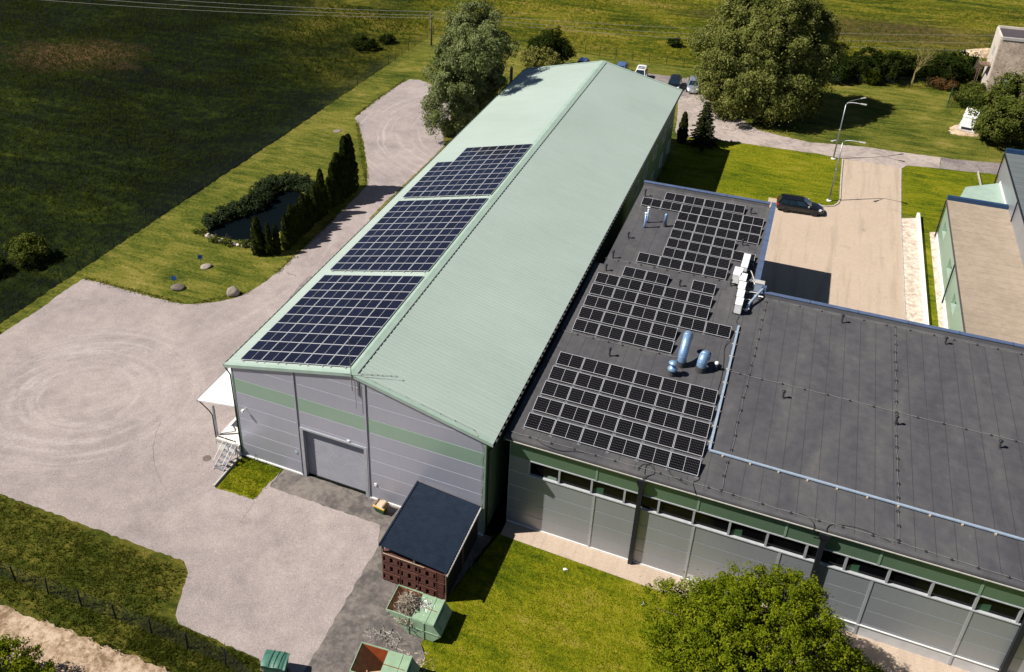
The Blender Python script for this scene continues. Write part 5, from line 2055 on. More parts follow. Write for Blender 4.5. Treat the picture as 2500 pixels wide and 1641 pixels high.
m.box(bx0 - 0.18, bx0 - 0.085, by0, by1 - 0.4, bz - 0.14, bz - 0.01)
m.build('gutter', 'brick_dark', t)
m = MB(B1)
m.box(bx0 - 0.1, bx1 - 0.05, by1 - 0.28, by1 + 0.12, bz + 0.0, bz + 0.40)
m.build('parapet', 'navy_coping', t)
for y in (40.97, 53.9):
    m = MB(B1)
    m.tube([(bx0 - 0.13, y, bz - 0.1), (bx0 - 0.14, y, 0.15)], 0.06, 8)
    m.build('downpipe', 'dark_metal', t)
m = MB(B1)
m.prism([(48.2, 54.3), (52.4, 54.3), (52.4, 60.6), (49.2, 58.3)], (3.95, 4.12), 'z')
m.build('canopy', 'eave_green', t)

B3 = (57, 50, 0)
t = thing('grey_block', 'taller grey panelled block with dark green grey roof at the right edge', 'building', B3)
m = MB(B3)
m.box(52.45, 66, 20, 62.2, 0, 6.85)
m.build('wall', 'panel_silver', t)
n = 34
for i in range(n):
    a, b = 20 + 42.2 * i / n, 20 + 42.2 * (i + 1) / n
    m = MB(B3)
    m.hexa([(52.35, a, 6.84), (66, a, 6.84), (66, b + 0.04, 6.84), (52.35, b + 0.04, 6.84), (52.35, a, 6.94), (66, a, 6.94), (66, b + 0.04, 6.92), (52.35, b + 0.04, 6.92)])
    m.build('roof_sheet', 'grey_roof', t)
m = MB(B3)
m.box(52.35, 66, 62.0, 62.35, 6.8, 7.35)
m.build('parapet', 'navy_coping', t)
m = MB(B3)
m.box(52.22, 52.34, 20, 62, 6.78, 6.90)
m.build('gutter', 'dark_metal', t)
for y in (50.8, 62.1):
    m = MB(B3)
    m.tube([(52.3, y, 6.8), (52.32, y, 4.6 if y < 60 else 0.1)], 0.06, 8)
    m.build('downpipe', 'dark_metal', t)
m = MB(B3)
m.box(52.38, 52.44, 54.3, 60.5, 4.13, 4.4)
m.build('flashing', 'white_paint', t)
m = MB(B3)
m.box(52.36, 52.45, 62.25, 72.3, 0, 0.3)
m.build('kerb_wall', 'concrete', t)

B2 = (58, 102, 0)
t = thing('tower_house', 'pale tower-like building with tan rendered face and outside stair', 'building', B2)
m = MB(B2)
m.box(55.3, 66, 100.1, 100.35, 0, 8.1)
m.build('front_wall', 'gravel_roof', t)
m = MB(B2)
m.box(55.2, 55.45, 100.36, 105.4, 0, 8.4)
m.build('side_wall', 'stucco', t)
m = MB(B2)
m.box(55.45, 66, 100.36, 105.4, 7.9, 8.30)
m.build('roof', 'brick_dark', t)
m = MB(B2)
m.box(55.4, 66, 100.0, 100.34, 8.1, 8.45)
m.build('coping', 'lid_grey', t)
m = MB(B2)
m.box(55.3, 66, 105.2, 105.4, 0, 8.6)
m.build('back_wall', 'stucco', t)
m = MB(B2)
m.box(57.0, 58.1, 100.05, 100.10, 1.2, 3.1)
w_ = m.build('door', 'tray_blue', t)
m = MB(B2)
m.box(55.14, 55.2, 102.0, 103.2, 5.3, 6.6)
m.build('window', 'lid_grey', t)
t = thing('outside_stair', 'steel stair and landing fixed to the left wall of the tan building', 'stairs', (54.6, 103, 0))
o4 = (54.6, 103, 0)
m = MB(o4)
m.box(53.9, 55.15, 101.0, 102.8, 4.0, 4.12)
m.build('landing', 'timber', t)
m = MB(o4)
for (a, b) in (((53.9, 101.0), (53.9, 102.8)), ((53.9, 101.0), (55.1, 101.0))):
    m.tube([(*a, 5.1), (*b, 5.1)], 0.03, 5)
    m.tube([(*a, 4.6), (*b, 4.6)], 0.02, 5)
    m.tube([(*a, 4.0), (*a, 5.1)], 0.03, 5)
    m.tube([(*b, 4.0), (*b, 5.1)], 0.03, 5)
m.build('railing', 'pale_timber', t)
for x in (53.9, 54.7):
    m = MB(o4)
    m.tube([(x, 102.8, 4.05), (x, 106.6, 0.0)], 0.06, 5)
    m.build('stringer', 'pale_timber', t)
for i in range(12):
    m = MB(o4)
    f_ = (i + 0.5) / 12
    m.box(53.92, 54.68, 102.8 + 3.8 * f_ - 0.13, 102.8 + 3.8 * f_ + 0.13, 4.02 - 4.0 * f_, 4.06 - 4.0 * f_)
    m.build('tread', 'timber', t)
m = MB(o4)
m.tube([(53.9, 102.8, 5.1), (53.9, 106.6, 1.0), (53.9, 106.6, 0.0)], 0.03, 5)
m.build('handrail', 'pale_timber', t)
for y in (101.1, 102.7):
    m = MB(o4)
    m.tube([(54.0, y, 4.0), (54.0, y, 0.0)], 0.05, 5)
    m.build('post', 'timber', t)

# white transformer cabinet on the lawn
t = thing('white_kiosk', 'white box kiosk on a concrete slab partly behind the right tree', 'kiosk', (52.4, 87.0, 0), R(-12))
m = MB()
m.box(-1.0, 1.0, -1.9, 1.9, 0, 0.18)
m.build('slab', 'concrete', t)
m = MB()
m.hexa([(-0.75, -1.5, 0.18), (0.75, -1.5, 0.18), (0.75, 1.6, 0.18), (-0.75, 1.6, 0.18), (-0.75, -1.2, 1.7), (0.75, -1.2, 1.7), (0.75, 1.6, 1.95), (-0.75, 1.6, 1.95)])
m.build('body', 'white_gloss', t)
m = MB()
m.hexa([(-0.78, -1.24, 1.7), (0.78, -1.24, 1.7), (0.78, 1.65, 1.95), (-0.78, 1.65, 1.95), (-0.78, -1.24, 1.76), (0.78, -1.24, 1.76), (0.78, 1.65, 2.01), (-0.78, 1.65, 2.01)])
m.build('roof', 'white_paint', t)
m = MB()
m.box(-0.6, 0.6, -1.53, -1.5, 0.2, 0.5)
m.build('vent', 'dark_metal', t)

# ------------------------------------------------------------------ street lamps
def street_lamp(label, x, y, arms):
    t = thing('street_lamp', label, 'street lamp', (x, y, 0), 0, 'double armed street lamps by the court')
    m = MB()
    m.lathe([(0.26, 0), (0.26, 0.10), (0.14, 0.12)], 0, 0, 12)
    m.build('base', 'white_concrete', t)
    m = MB()
    m.tube([(0, 0, 0.1), (0, 0, 3.8), (0, 0, 6.9)], [0.085, 0.075, 0.055], 8)
    m.lathe([(0.10, 3.75), (0.11, 3.8), (0.10, 3.85)], 0, 0, 8)
    m.build('pole', 'galvanised', t, True)
    for (dx, dy) in arms:
        m = MB()
        m.tube(curve_pts([(0, 0, 6.85), (dx * 0.12, dy * 0.12, 7.15), (dx * 0.45, dy * 0.45, 7.32), (dx, dy, 7.40)], 4), 0.04, 6)
        a = m.build('arm', 'galvanised', t, True)
        d = Vector((dx, dy)).normalized()
        nn = Vector((-d.y, d.x))
        p0, p1 = Vector((dx, dy)) - d * 0.05, Vector((dx, dy)) + d * 0.62
        m = MB()
        pts = []
        for z in (7.36, 7.45):
            for q, s in ((p0, -0.07), (p1, -0.13), (p1, 0.13), (p0, 0.07)):
                pts.append((q.x + nn.x * s, q.y + nn.y * s, z + (0.03 if q is p1 else 0)))
        m.hexa(pts)
        m.build('lamp_head', 'lid_grey', a)


street_lamp('double armed street lamp beside the parked black estate car', 37.06, 58.33, [(1.5, -0.35), (-0.75, -0.9)])
street_lamp('double armed street lamp at the corner where court meets road', 37.05, 70.03, [(1.5, 1.3), (1.5, -0.45)])

# ------------------------------------------------------------------ vehicles
def wheel_parts(parent, x, y, r, side):
    m = MB()
    prof = [(r * 0.66, -0.10), (r * 0.93, -0.11), (r, -0.07), (r, 0.07), (r * 0.93, 0.11), (r * 0.66, 0.10)]
    m.lathe(prof, 0, 0, 20)
    ty = m.build('wheel', 'black_rubber', parent)
    ty.location = (x, y, r)
    ty.rotation_euler = (R(-90 * side), 0, 0)
    m = MB()
    m.lathe([(r * 0.64, 0.07), (r * 0.68, 0.105), (r * 0.60, 0.10)], 0, 0, 20)
    for k in range(10):
        a = k * 2 * math.pi / 10
        c, s = math.cos(a), math.sin(a)
        m.hexa([(c * 0.05 - s * 0.018, s * 0.05 + c * 0.018, 0.085), (c * 0.05 + s * 0.018, s * 0.05 - c * 0.018, 0.085), (c * r * 0.64 + s * 0.024, s * r * 0.64 - c * 0.024, 0.085), (c * r * 0.64 - s * 0.024, s * r * 0.64 + c * 0.024, 0.085),
                (c * 0.05 - s * 0.018, s * 0.05 + c * 0.018, 0.115), (c * 0.05 + s * 0.018, s * 0.05 - c * 0.018, 0.115), (c * r * 0.64 + s * 0.024, s * r * 0.64 - c * 0.024, 0.108), (c * r * 0.64 - s * 0.024, s * r * 0.64 + c * 0.024, 0.108)])
    m.lathe([(0.06, 0.08), (0.055, 0.12), (0.01, 0.12)], 0, 0, 10)
    m.build('rim', 'pale_timber' if False else 'alu_frame', ty)


def car(label, loc, rz, paint, L_=4.72, Wd=1.82, H=1.46, style='estate', group=None, roofbars=False, sunroof=False):
    t = thing('parked_car', label, 'car', loc, rz, group)
    hl, hw = L_ / 2, Wd / 2
    belt = 0.96 if style != 'suv' else 1.05
    st = [(-hl, 0.72, 0.70), (-hl + 0.06, 0.86, belt - 0.08), (-hl + 0.35, 0.96, belt + 0.01), (-hl + 1.2, 1.0, belt), (-0.2, 1.0, belt - 0.02), (0.75, 1.0, belt - 0.04),
          (hl - 1.25, 0.99, belt - 0.05), (hl - 0.75, 0.96, belt - 0.10), (hl - 0.32, 0.88, belt - 0.22), (hl - 0.08, 0.74, belt - 0.36), (hl, 0.60, belt - 0.46)]
    V, F = [], []
    for (x, w, zt) in st:
        w *= hw
        ring = [(w * 0.86, 0.20), (w * 0.985, 0.36), (w, 0.55), (w * 0.985, zt * 0.80), (w * 0.93, zt - 0.015), (w * 0.62, zt + 0.025), (0, zt + 0.04)]
        full = [(-a, b) for a, b in ring] + [(a, b) for a, b in ring[-2::-1]]
        V += [(x, a, b) for a, b in full]
    n = 13
    for i in range(len(st) - 1):
        for k in range(n):
            k2 = (k + 1) % n
            F.append((i * n + k, (i + 1) * n + k, (i + 1) * n + k2, i * n + k2))
    F.append(tuple(range(n)))
    F.append(tuple(range((len(st) - 1) * n + n - 1, (len(st) - 1) * n - 1, -1)))
    me = bpy.data.meshes.new('body')
    me.from_pydata(V, [], [f[::-1] for f in F])
    me.materials.append(MATS[paint])
    for p in me.polygons:
        p.use_smooth = True
    me.update()
    body = link('body', me, t)
    body.modifiers.new('sub', 'SUBSURF').levels = 1
    body.modifiers['sub'].render_levels = 2
    # cabin
    if style == 'hatch':
        xrb, xrt, xft, xfb = -hl + 0.12, -hl + 0.75, 0.35, 1.15
    else:
        xrb, xrt, xft, xfb = -hl + 0.10, -hl + 0.42, 0.25, 1.10
    wb, wt = hw * 0.90, hw * 0.70
    zb = belt - 0.03

    def pt(f, s, k):
        """f 0..1 rear to front, k 0 belt 1 roof"""
        x = (xrb + (xfb - xrb) * f) * (1 - k) + (xrt + (xft - xrt) * f) * k
        w = (wb * (1 - k) + wt * k) * (1 - 0.06 * abs(2 * f - 1) ** 3)
        return Vector((x, s * w, zb + (H - zb) * k))
    V, F = [], []
    fs = [0, 0.12, 0.3, 0.5, 0.7, 0.88, 1.0]
    for f in fs:
        ring = [pt(f, -1, 0), pt(f, -1, 0.55), pt(f, -1, 0.93), Vector((pt(f, -1, 1).x, -wt * 0.72, H + 0.012)), Vector((pt(f, 1, 1).x, 0, H + 0.03)), Vector((pt(f, 1, 1).x, wt * 0.72, H + 0.012)), pt(f, 1, 0.93), pt(f, 1, 0.55), pt(f, 1, 0)]
        V += [tuple(v) for v in ring]
    for i in range(len(fs) - 1):
        for k in range(8):
            F.append((i * 9 + k, i * 9 + k + 1, (i + 1) * 9 + k + 1, (i + 1) * 9 + k))
    F.append(tuple(range(8, -1, -1)))
    e = (len(fs) - 1) * 9
    F.append(tuple(e + k for k in range(9)))
    me = bpy.data.meshes.new('cabin')
    me.from_pydata(V, [], [f[::-1] for f in F])
    me.materials.append(MATS[paint])
    me.update()
    cabin = link('cabin', me, t)

    def glass(a, b, c, d, name):
        nn = (b - a).cross(d - a).normalized()
        m = MB()
        o = nn * 0.012
        m.quad(a + o, b + o, c + o, d + o)
        return m.build(name, 'car_glass', cabin)
    # screens
    glass(pt(1, -0.90, 0.06), pt(1, 0.90, 0.06), pt(1, 0.86, 0.93), pt(1, -0.86, 0.93), 'windscreen')
    glass(pt(0, 0.85, 0.25), pt(0, -0.85, 0.25), pt(0, -0.8, 0.90), pt(0, 0.8, 0.90), 'rear_window')
    for (f0, f1) in ((0.06, 0.30), (0.325, 0.58), (0.605, 0.92)):
        glass(pt(f0, -1, 0.12), pt(f1, -1, 0.12), pt(f1 * 0.97 + 0.01, -1, 0.88), pt(f0 * 1.02 + 0.01, -1, 0.88), 'side_window')
        glass(pt(f1, 1, 0.12), pt(f0, 1, 0.12), pt(f0 * 1.02 + 0.01, 1, 0.88), pt(f1 * 0.97 + 0.01, 1, 0.88), 'side_window')
    wr = 0.33 if style != 'suv' else 0.36
    for x in (-hl + 0.95, hl - 0.93):
        for s in (-1, 1):
            wheel_parts(t, x, s * (hw - 0.10), wr, -s)
    for s in (-1, 1):
        m = MB()
        m.hexa([(hl - 0.42, s * hw * 0.55, belt - 0.34), (hl - 0.08, s * hw * 0.50, belt - 0.42), (hl - 0.28, s * hw * 0.86, belt - 0.36), (hl - 0.55, s * hw * 0.93, belt - 0.30),
                (hl - 0.42, s * hw * 0.55, belt - 0.17), (hl - 0.16, s * hw * 0.52, belt - 0.26), (hl - 0.34, s * hw * 0.84, belt - 0.23), (hl - 0.58, s * hw * 0.90, belt - 0.155)])
        m.build('headlight', 'lamp_clear', t)
        m = MB()
        m.box(-hl - 0.01, -hl + 0.22, min(s * hw * 0.62, s * hw * 0.93), max(s * hw * 0.62, s * hw * 0.93), belt - 0.24, belt - 0.06)
        m.build('tail_light', 'lamp_red', t)
        m = MB()
        m.box(0.72, 0.86, min(s * hw * 0.98, s * hw * 1.12), max(s * hw * 0.98, s * hw * 1.12), belt + 0.02, belt + 0.15)
        m.build('mirror', 'lid_grey' if paint == 'paint_black' else paint, t)
        if roofbars:
            m = MB()
            m.tube([(xrt + 0.1, s * wt * 0.86, H + 0.05), (xft - 0.1, s * wt * 0.86, H + 0.05)], 0.022, 6)
            m.tube([(xrt + 0.15, s * wt * 0.86, H - 0.02), (xrt + 0.15, s * wt * 0.86, H + 0.05)], 0.02, 5)
            m.tube([(xft - 0.15, s * wt * 0.86, H - 0.02), (xft - 0.15, s * wt * 0.86, H + 0.05)], 0.02, 5)
            m.build('roof_rail', 'dark_metal', t)
    if sunroof:
        for (a, b) in ((-0.1, 0.25), (-0.75, -0.35)):
            m = MB()
            m.box(a - 0.35, b - 0.35, -wt * 0.72, wt * 0.72, H + 0.025, H + 0.035)
            m.build('roof_glass', 'dark_glass', cabin)
    m = MB()
    m.box(hl - 0.10, hl + 0.012, -0.26, 0.26, 0.38, 0.49)
    m.build('number_plate', 'white_paint', t)
    m = MB()
    m.box(-hl + 0.9, hl - 0.9, -hw * 0.9, hw * 0.9, 0.13, 0.30)
    m.build('underbody', 'black_rubber', t)
    return t


KG = 'cars parked behind the hall'
car('black estate car parked on the paved court beside the flat-roofed building', (34.25, 54.62, 0.017), R(4), 'paint_black', 4.75, 1.82, 1.47, 'estate', None, True)
car('white off-road car with dark roof windows parked behind the hall', (10.1, 88.0, 0.018), R(-86), 'paint_white', 4.6, 1.85, 1.72, 'suv', KG, False, True)
car('black car parked between the white and the silver car behind the hall', (15.25, 86.9, 0.018), R(-86), 'paint_black', 4.5, 1.8, 1.45, 'hatch', KG)
car('silver car parked under the edge of the big willow behind the hall', (17.85, 87.3, 0.018), R(-84), 'paint_silver', 4.5, 1.76, 1.45, 'hatch', KG)
car('blue car whose roof just shows right of the hall ridge', (6.9, 89.6, 0.018), R(-88), 'paint_blue', 4.2, 1.74, 1.45, 'hatch', KG)
car('blue car whose roof just shows left of the hall ridge', (1.1, 89.2, 0.018), R(-88), 'paint_blue', 4.2, 1.74, 1.45, 'hatch', KG)

# ------------------------------------------------------------------ fences, poles, signs, boulders
def fence(label, pts, spacing, h, wires, post_mat, post_r=0.035, mesh=True, cat='fence', lean=0.0, seed=1, wire_r=0.008, diag=False):
    rng = random.Random(seed)
    org = (*pts[0], 0)
    t = thing('wire_fence', label, cat, org)
    posts = []
    for i in range(len(pts) - 1):
        a, b = Vector(pts[i]), Vector(pts[i + 1])
        n = max(1, round((b - a).length / spacing))
        for k in range(n + (1 if i == len(pts) - 2 else 0)):
            posts.append(a.lerp(b, k / n))
    me = None
    for q in posts:
        if me is None:
            m = MB()
            m.tube([(0, 0, -0.1), (0, 0, h)], post_r, 6)
            o = m.build('post', post_mat, t)
            me = o.data
        else:
            o = link('post', me, t)
        o.location = (q.x - org[0], q.y - org[1], 0)
        o.rotation_euler = (rng.uniform(-lean, lean), rng.uniform(-lean, lean), 0)
    for w in range(wires):
        z = h * (0.12 + 0.86 * w / max(1, wires - 1))
        m = MB(org)
        m.tube([(q.x, q.y, z + rng.uniform(-0.02, 0.02)) for q in posts], wire_r, 3, cap=False)
        m.build('wire', post_mat, t)
    if mesh:
        # woven mesh: fine crossing wires, one joined part
        m = MB(org)
        for i in range(len(posts) - 1):
            a, b = posts[i], posts[i + 1]
            L_ = (b - a).length
            k = max(2, int(L_ / 0.35))
            for j in range(k + 1):
                p = a.lerp(b, j / k)
                q1 = a.lerp(b, min(1, (j + h / 0.35 * 0.5) / k))
                m.tube([(p.x, p.y, 0.05), (q1.x, q1.y, h * 0.98)], wire_r * 0.6, 3, cap=False)
                q2 = a.lerp(b, max(0, (j - h / 0.35 * 0.5) / k))
                m.tube([(p.x, p.y, 0.05), (q2.x, q2.y, h * 0.98)], wire_r * 0.6, 3, cap=False)
        o = m.build('mesh_infill', post_mat, t)
        o['kind'] = 'stuff'
    return t


fence('long dark mesh fence between the mown lawn and the dark meadow', [(-28.6, -2), (-28.5, 20), (-27.5, 50), (-26.7, 75), (-26.5, 96.6)], 2.45, 1.5, 3, 'fence_green', 0.04)
fence('dark mesh fence along the far lawn edge behind the parked cars', [(-26.4, 96.7), (-12, 96.9), (2, 96.5), (15, 96.1), (35, 97.6), (50.4, 100.9)], 2.42, 1.45, 3, 'fence_green', 0.04)
fence('black post and wire fence on the rough verge at the bottom left', [(-36, -15.4), (-13.6, -15.0), (-6.1, -14.68), (1.3, -14.3), (8.9, -14.15), (13.5, -15.2)], 2.48, 1.42, 8, 'fence_black', 0.055, False, lean=0.05, seed=5, wire_r=0.007)
fence('teal panel fence standing end-on beside the white kiosk', [(50.3, 93.2), (51.05, 97.8)], 2.3, 2.1, 5, 'fence_teal', 0.05, True, wire_r=0.02)

PGp = 'wooden power poles with their lines'
POLE1, POLE2 = Vector((-24.4, 91.1, 0)), Vector((-23.0, 112.0, 0))
def power_pole(label, p, h):
    t = thing('power_pole', label, 'pole', p, 0, PGp)
    m = MB()
    m.tube([(0, 0, -0.2), (0, 0, h)], [0.16, 0.11], 8)
    m.build('pole', 'pole_wood', t, True)
    for z in (h - 0.25, h - 0.95):
        m = MB()
        m.box(-0.05, 0.05, -0.9, 0.9, z - 0.05, z + 0.05)
        m.build('crossarm', 'pole_wood', t)


power_pole('wooden power pole at the left edge of the tall left willow', POLE1, 5.6)
power_pole('farther wooden power pole at the top edge left of centre', POLE2, 6.5)
for i, (lab, a, b) in enumerate((
        ('upper power line crossing the dark meadow at the top left', POLE1 + Vector((0, 0.7, 5.4)), Vector((-120, 71, 7.5))),
        ('middle power line crossing the dark meadow at the top left', POLE1 + Vector((0, -0.7, 5.2)), Vector((-120, 68.5, 7.2))),
        ('lower power line crossing the dark meadow at the top left', POLE1 + Vector((0, 0.0, 4.6)), Vector((-120, 66, 6.8))),
        ('upper power line crossing the field behind the hall', POLE1 + Vector((0, 0.7, 5.4)), Vector((70, 117, 5.6))),
        ('middle power line crossing the field behind the hall', POLE1 + Vector((0, -0.7, 5.2)), Vector((70, 114, 5.2))),
        ('lower power line crossing the field behind the hall', POLE1 + Vector((0, 0.0, 4.6)), Vector((70, 111, 4.8))))):
    m = MB(tuple(a))
    pts = []
    for k in range(13):
        f_ = k / 12
        p = a.lerp(b, f_)
        p.z -= 1.2 * 4 * f_ * (1 - f_)
        pts.append(p)
    m.tube(pts, 0.022, 4)
    o = m.build('power_line', 'wire_steel')
    o.location = a
    tag(o, lab, 'power line', PGp)
t = thing('wooden_post', 'thick dark wooden post with pointed top beside the hall eave', 'post', (-6.55, 78.8, 0))
m = MB()
m.tube([(0, 0, -0.1), (0, 0, 2.55), (0, 0, 2.85)], [0.24, 0.24, 0.10], 8)
m.build('shaft', 'dark_metal', t)


def boulder(label, x, y, s, mat, seed, flat=0.7):
    rng = np.random.default_rng(seed)
    import bmesh
    bm = bmesh.new()
    bmesh.ops.create_icosphere(bm, subdivisions=3, radius=1)
    k = rng.normal(size=(5, 3)) * 1.6
    ph = rng.uniform(0, 6, 5)
    for v in bm.verts:
        d = 1 + 0.13 * sum(math.sin(np.dot(k[i], v.co) + ph[i]) for i in range(5)) / 1.6
        v.co = Vector((v.co.x * s * d, v.co.y * s * 0.85 * d, v.co.z * s * flat * d))
    me = bpy.data.meshes.new('boulder')
    bm.to_mesh(me)
    bm.free()
    me.materials.append(MATS[mat])
    for p in me.polygons:
        p.use_smooth = True
    o = link('boulder', me, None, (x, y, s * flat * 0.55))
    o.rotation_euler = (0, 0, seed * 1.3)
    return tag(o, label, 'boulder', 'boulders on the lawn')


boulder('tall pale boulder at the lawn corner by the bend of the road', -12.1, 17.2, 0.50, 'boulder_tan', 3, 0.95)
boulder('flat dark boulder below the nearer blue sign', -17.35, 15.95, 0.62, 'boulder_dark', 5, 0.45)
boulder('flat pale boulder below the farther blue sign', -17.2, 20.1, 0.55, 'boulder_tan', 8, 0.35)
for lab, x, y, rz in (('blue square sign on a thin stake by the flat dark boulder', -18.0, 16.3, 0.35), ('blue square sign on a thin stake by the flat pale boulder', -18.05, 20.4, 0.6)):
    t = thing('lawn_sign', lab, 'sign', (x, y, 0), rz, 'blue signs on the lawn')
    m = MB()
    m.tube([(0, 0, -0.1), (0, 0, 1.0)], 0.02, 5)
    m.build('stake', 'dark_metal', t)
    m = MB()
    m.box(-0.21, 0.21, -0.035, -0.021, 0.62, 1.04)
    m.build('board', 'blue_sign', t)
for lab, x, y, mt in (('round teal lid set in the lawn left of the tall hedge end', -18.6, 50.1, 'lid_teal'), ('pale round lid in the lawn near the fence', -21.6, 54.2, 'lid_stone'), ('pale round lid in the lawn above the pond', -19.2, 40.5, 'lid_stone')):
    m = MB()
    m.lathe([(0.50, 0), (0.50, 0.06), (0.42, 0.09), (0.01, 0.10)], 0, 0, 18)
    o = m.build('ground_lid', mt)
    o.location = (x, y, 0.0)
    tag(o, lab, 'lid', 'lids set in the lawn')
# sandy spoil heap behind the tan building
rng = np.random.default_rng(12)
V, F = [], []
nx, ny = 26, 12
for j in range(ny):
    for i in range(nx):
        u, v = i / (nx - 1) * 2 - 1, j / (ny - 1) * 2 - 1
        r2 = min(1, u * u + v * v)
        V.append((u * 7, v * 2.6, (1 - r2) * 0.9 * (0.6 + 0.8 * rng.random()) - 0.12 * r2))
for j in range(ny - 1):
    for i in range(nx - 1):
        a = j * nx + i
        F.append((a, a + 1, a + nx + 1, a + nx))
me = bpy.data.meshes.new('soil_heap')
me.from_pydata(V, [], F)
me.materials.append(MATS['dug_soil'])
tag(link('soil_heap', me, None, (60.5, 121, -0.08)), 'long heap of bare sandy soil behind the tan building', 'soil heap')
# stone edge of the pond
t = thing('pond_edging', 'row of rough stones edging the near side of the dark pond', 'edging', (-18, 25.2, 0))
rng = random.Random(9)
px_ = -21.9
me_list = []
import bmesh as _bm
for s_ in range(4):
    bm = _bm.new()
    _bm.ops.create_icosphere(bm, subdivisions=2, radius=1)
    for v in bm.verts:
        v.co *= 0.85 + 0.3 * rng.random()
    me = bpy.data.meshes.new('stone')
    bm.to_mesh(me)
    bm.free()
    me.materials.append(MATS['boulder_tan' if s_ % 2 else 'lime_wall'])
    me_list.append(me)
i = 0
while px_ < -14.2:
    y = 25.55 - 0.75 * math.sin((px_ + 22) / 7.7 * 3.0) + rng.uniform(-0.08, 0.08)
    o = link('stone', me_list[i % 4], t, (px_ + 18, y - 25.2, 0.10))
    sc = rng.uniform(0.18, 0.30)
    o.scale = (sc * 1.3, sc, sc * 0.7)
    o.rotation_euler = (0, 0, rng.uniform(0, 6))
    px_ += sc * 2.1
    i += 1

# ------------------------------------------------------------------ trees and shrubs
tree('willow_tree', 'tall silvery willow leaning over the left eave of the green roof', (-6.4, 60.2, 0),
     [((-5.7, 60.3, 12.0), (4.5, 4.0, 4.3)), ((-6.3, 59.6, 8.0), (4.7, 4.2, 4.8)), ((-6.9, 58.2, 4.6), (3.9, 3.8, 3.9)), ((-2.6, 60.5, 12.4), (2.3, 1.3, 1.1)), ((-3.0, 56.2, 12.9), (2.9, 2.8, 2.5))],
     380, 380, 0.46, 0.26, 'leaf_willow', 0.42, 4.5, 'big willows', 1.25, aspect=0.42, limbs=26, seed=11, shell=0.62, bumpy=0.16)
tree('willow_tree', 'huge round willow casting a broad shadow on the lawn at the back right', (27.6, 81.8, 0),
     [((26.4, 82.0, 9.2), (7.4, 6.8, 7.4)), ((24.2, 79.8, 4.8), (5.2, 5.0, 4.4)), ((29.6, 80.5, 4.8), (5.0, 4.8, 4.6)), ((26.5, 83.0, 14.0), (4.6, 4.6, 3.6)), ((31.0, 84.5, 9.2), (4.4, 4.8, 4.8))],
     640, 380, 0.60, 0.30, 'leaf_willow2', 0.6, 5.0, 'big willows', 1.3, aspect=0.42, limbs=30, seed=23, shell=0.62, bumpy=0.16)
tree('leafy_tree', 'dense bright green tree in front of the grey panel facade', (35.6, -4.6, 0),
     [((35.4, -4.8, 4.1), (5.2, 4.8, 3.6)), ((32.8, -5.0, 3.2), (3.0, 3.3, 2.6)), ((38.6, -4.0, 2.7), (2.9, 3.0, 2.2)), ((35.9, -3.0, 6.1), (2.5, 2.1, 1.9)), ((33.6, -4.2, 5.4), (2.2, 2.1, 1.8)), ((39.0, -2.4, 2.2), (2.1, 1.8, 1.6))],
     2500, 85, 0.19, 0.112, 'leaf_bright', 0.26, 1.6, None, 0.0, aspect=0.6, limbs=80, seed=31, shell=0.5, bumpy=0.19)
tree('leafy_tree', 'broad mid green tree at the right edge beside the white kiosk', (57.4, 84.0, 0),
     [((57.6, 84.0, 4.8), (5.2, 5.0, 4.6)), ((54.6, 82.8, 2.8), (2.8, 2.8, 2.4)), ((58.5, 85, 8.2), (3.0, 3.0, 2.4))],
     260, 190, 0.42, 0.27, 'leaf_mid', 0.35, 2.5, None, 0.0, aspect=0.6, limbs=24, seed=37, shell=0.6)
tree('leafy_tree', 'dark bushy tree behind the left back corner of the hall', (-4.6, 87.2, 0),
     [((-3.8, 87.6, 3.9), (2.6, 2.4, 2.2)), ((-1.6, 88.0, 3.0), (1.8, 1.6, 1.4)), ((-5.6, 86.4, 2.4), (1.6, 1.6, 1.8))],
     260, 70, 0.28, 0.24, 'leaf_dark', 0.2, 1.6, None, 0.0, limbs=14, seed=41)
tree('flowering_shrub', 'pale yellow leaved shrub touching the back edge of the green roof', (-4.2, 84.6, 0),
     [((-4.4, 84.4, 2.4), (2.3, 1.8, 1.9)), ((-2.4, 84.8, 2.0), (1.6, 1.5, 1.5))], 170, 60, 0.22, 0.24, 'leaf_yellow', 0.1, 0.8, None, 0.0, cat='shrub', limbs=8, seed=43)
tree('leafy_tree', 'small green tree on the dirt track cut by the bottom left corner', (-0.6, -20.6, 0),
     [((-0.8, -20.4, 2.3), (2.2, 1.9, 1.7)), ((0.9, -20.2, 2.1), (1.4, 1.2, 1.1)), ((-2.8, -20.8, 2.1), (1.8, 1.5, 1.4)), ((2.1, -19.9, 2.6), (0.8, 0.5, 0.4))], 620, 42, 0.14, 0.13, 'leaf_bright', 0.1, 0.9, None, 0.0, limbs=26, seed=47, bumpy=0.3)

# columnar thuja hedge between pond and road, each shrub on its own
def thuja_proto(h, r, seed):
    rng = np.random.default_rng(seed)
    n = int(2600 * h / 3.5)
    z = rng.random(n) ** 0.85 * h
    prof = np.where(z < h * 0.25, 0.78 + 0.22 * z / (h * 0.25), np.clip((1 - (z / h - 0.25) / 0.78), 0, 1) ** 0.55)
    a = rng.uniform(0, 2 * math.pi, n)
    rr = r * prof * (0.72 + 0.28 * rng.random(n) ** 0.5) * (1 + 0.14 * np.sin(a * 5 + z * 3) + 0.10 * np.sin(z * 9 + a * 2))
    P = np.stack([rr * np.cos(a), rr * np.sin(a), z], 1)
    out = np.stack([np.cos(a), np.sin(a), np.full(n, 0.5)], 1)
    V = leaf_quads(P, 0.24, out * 1.2, -1.6, 0.55, rng)
    return quads_mesh('foliage', V, 'leaf_thuja')


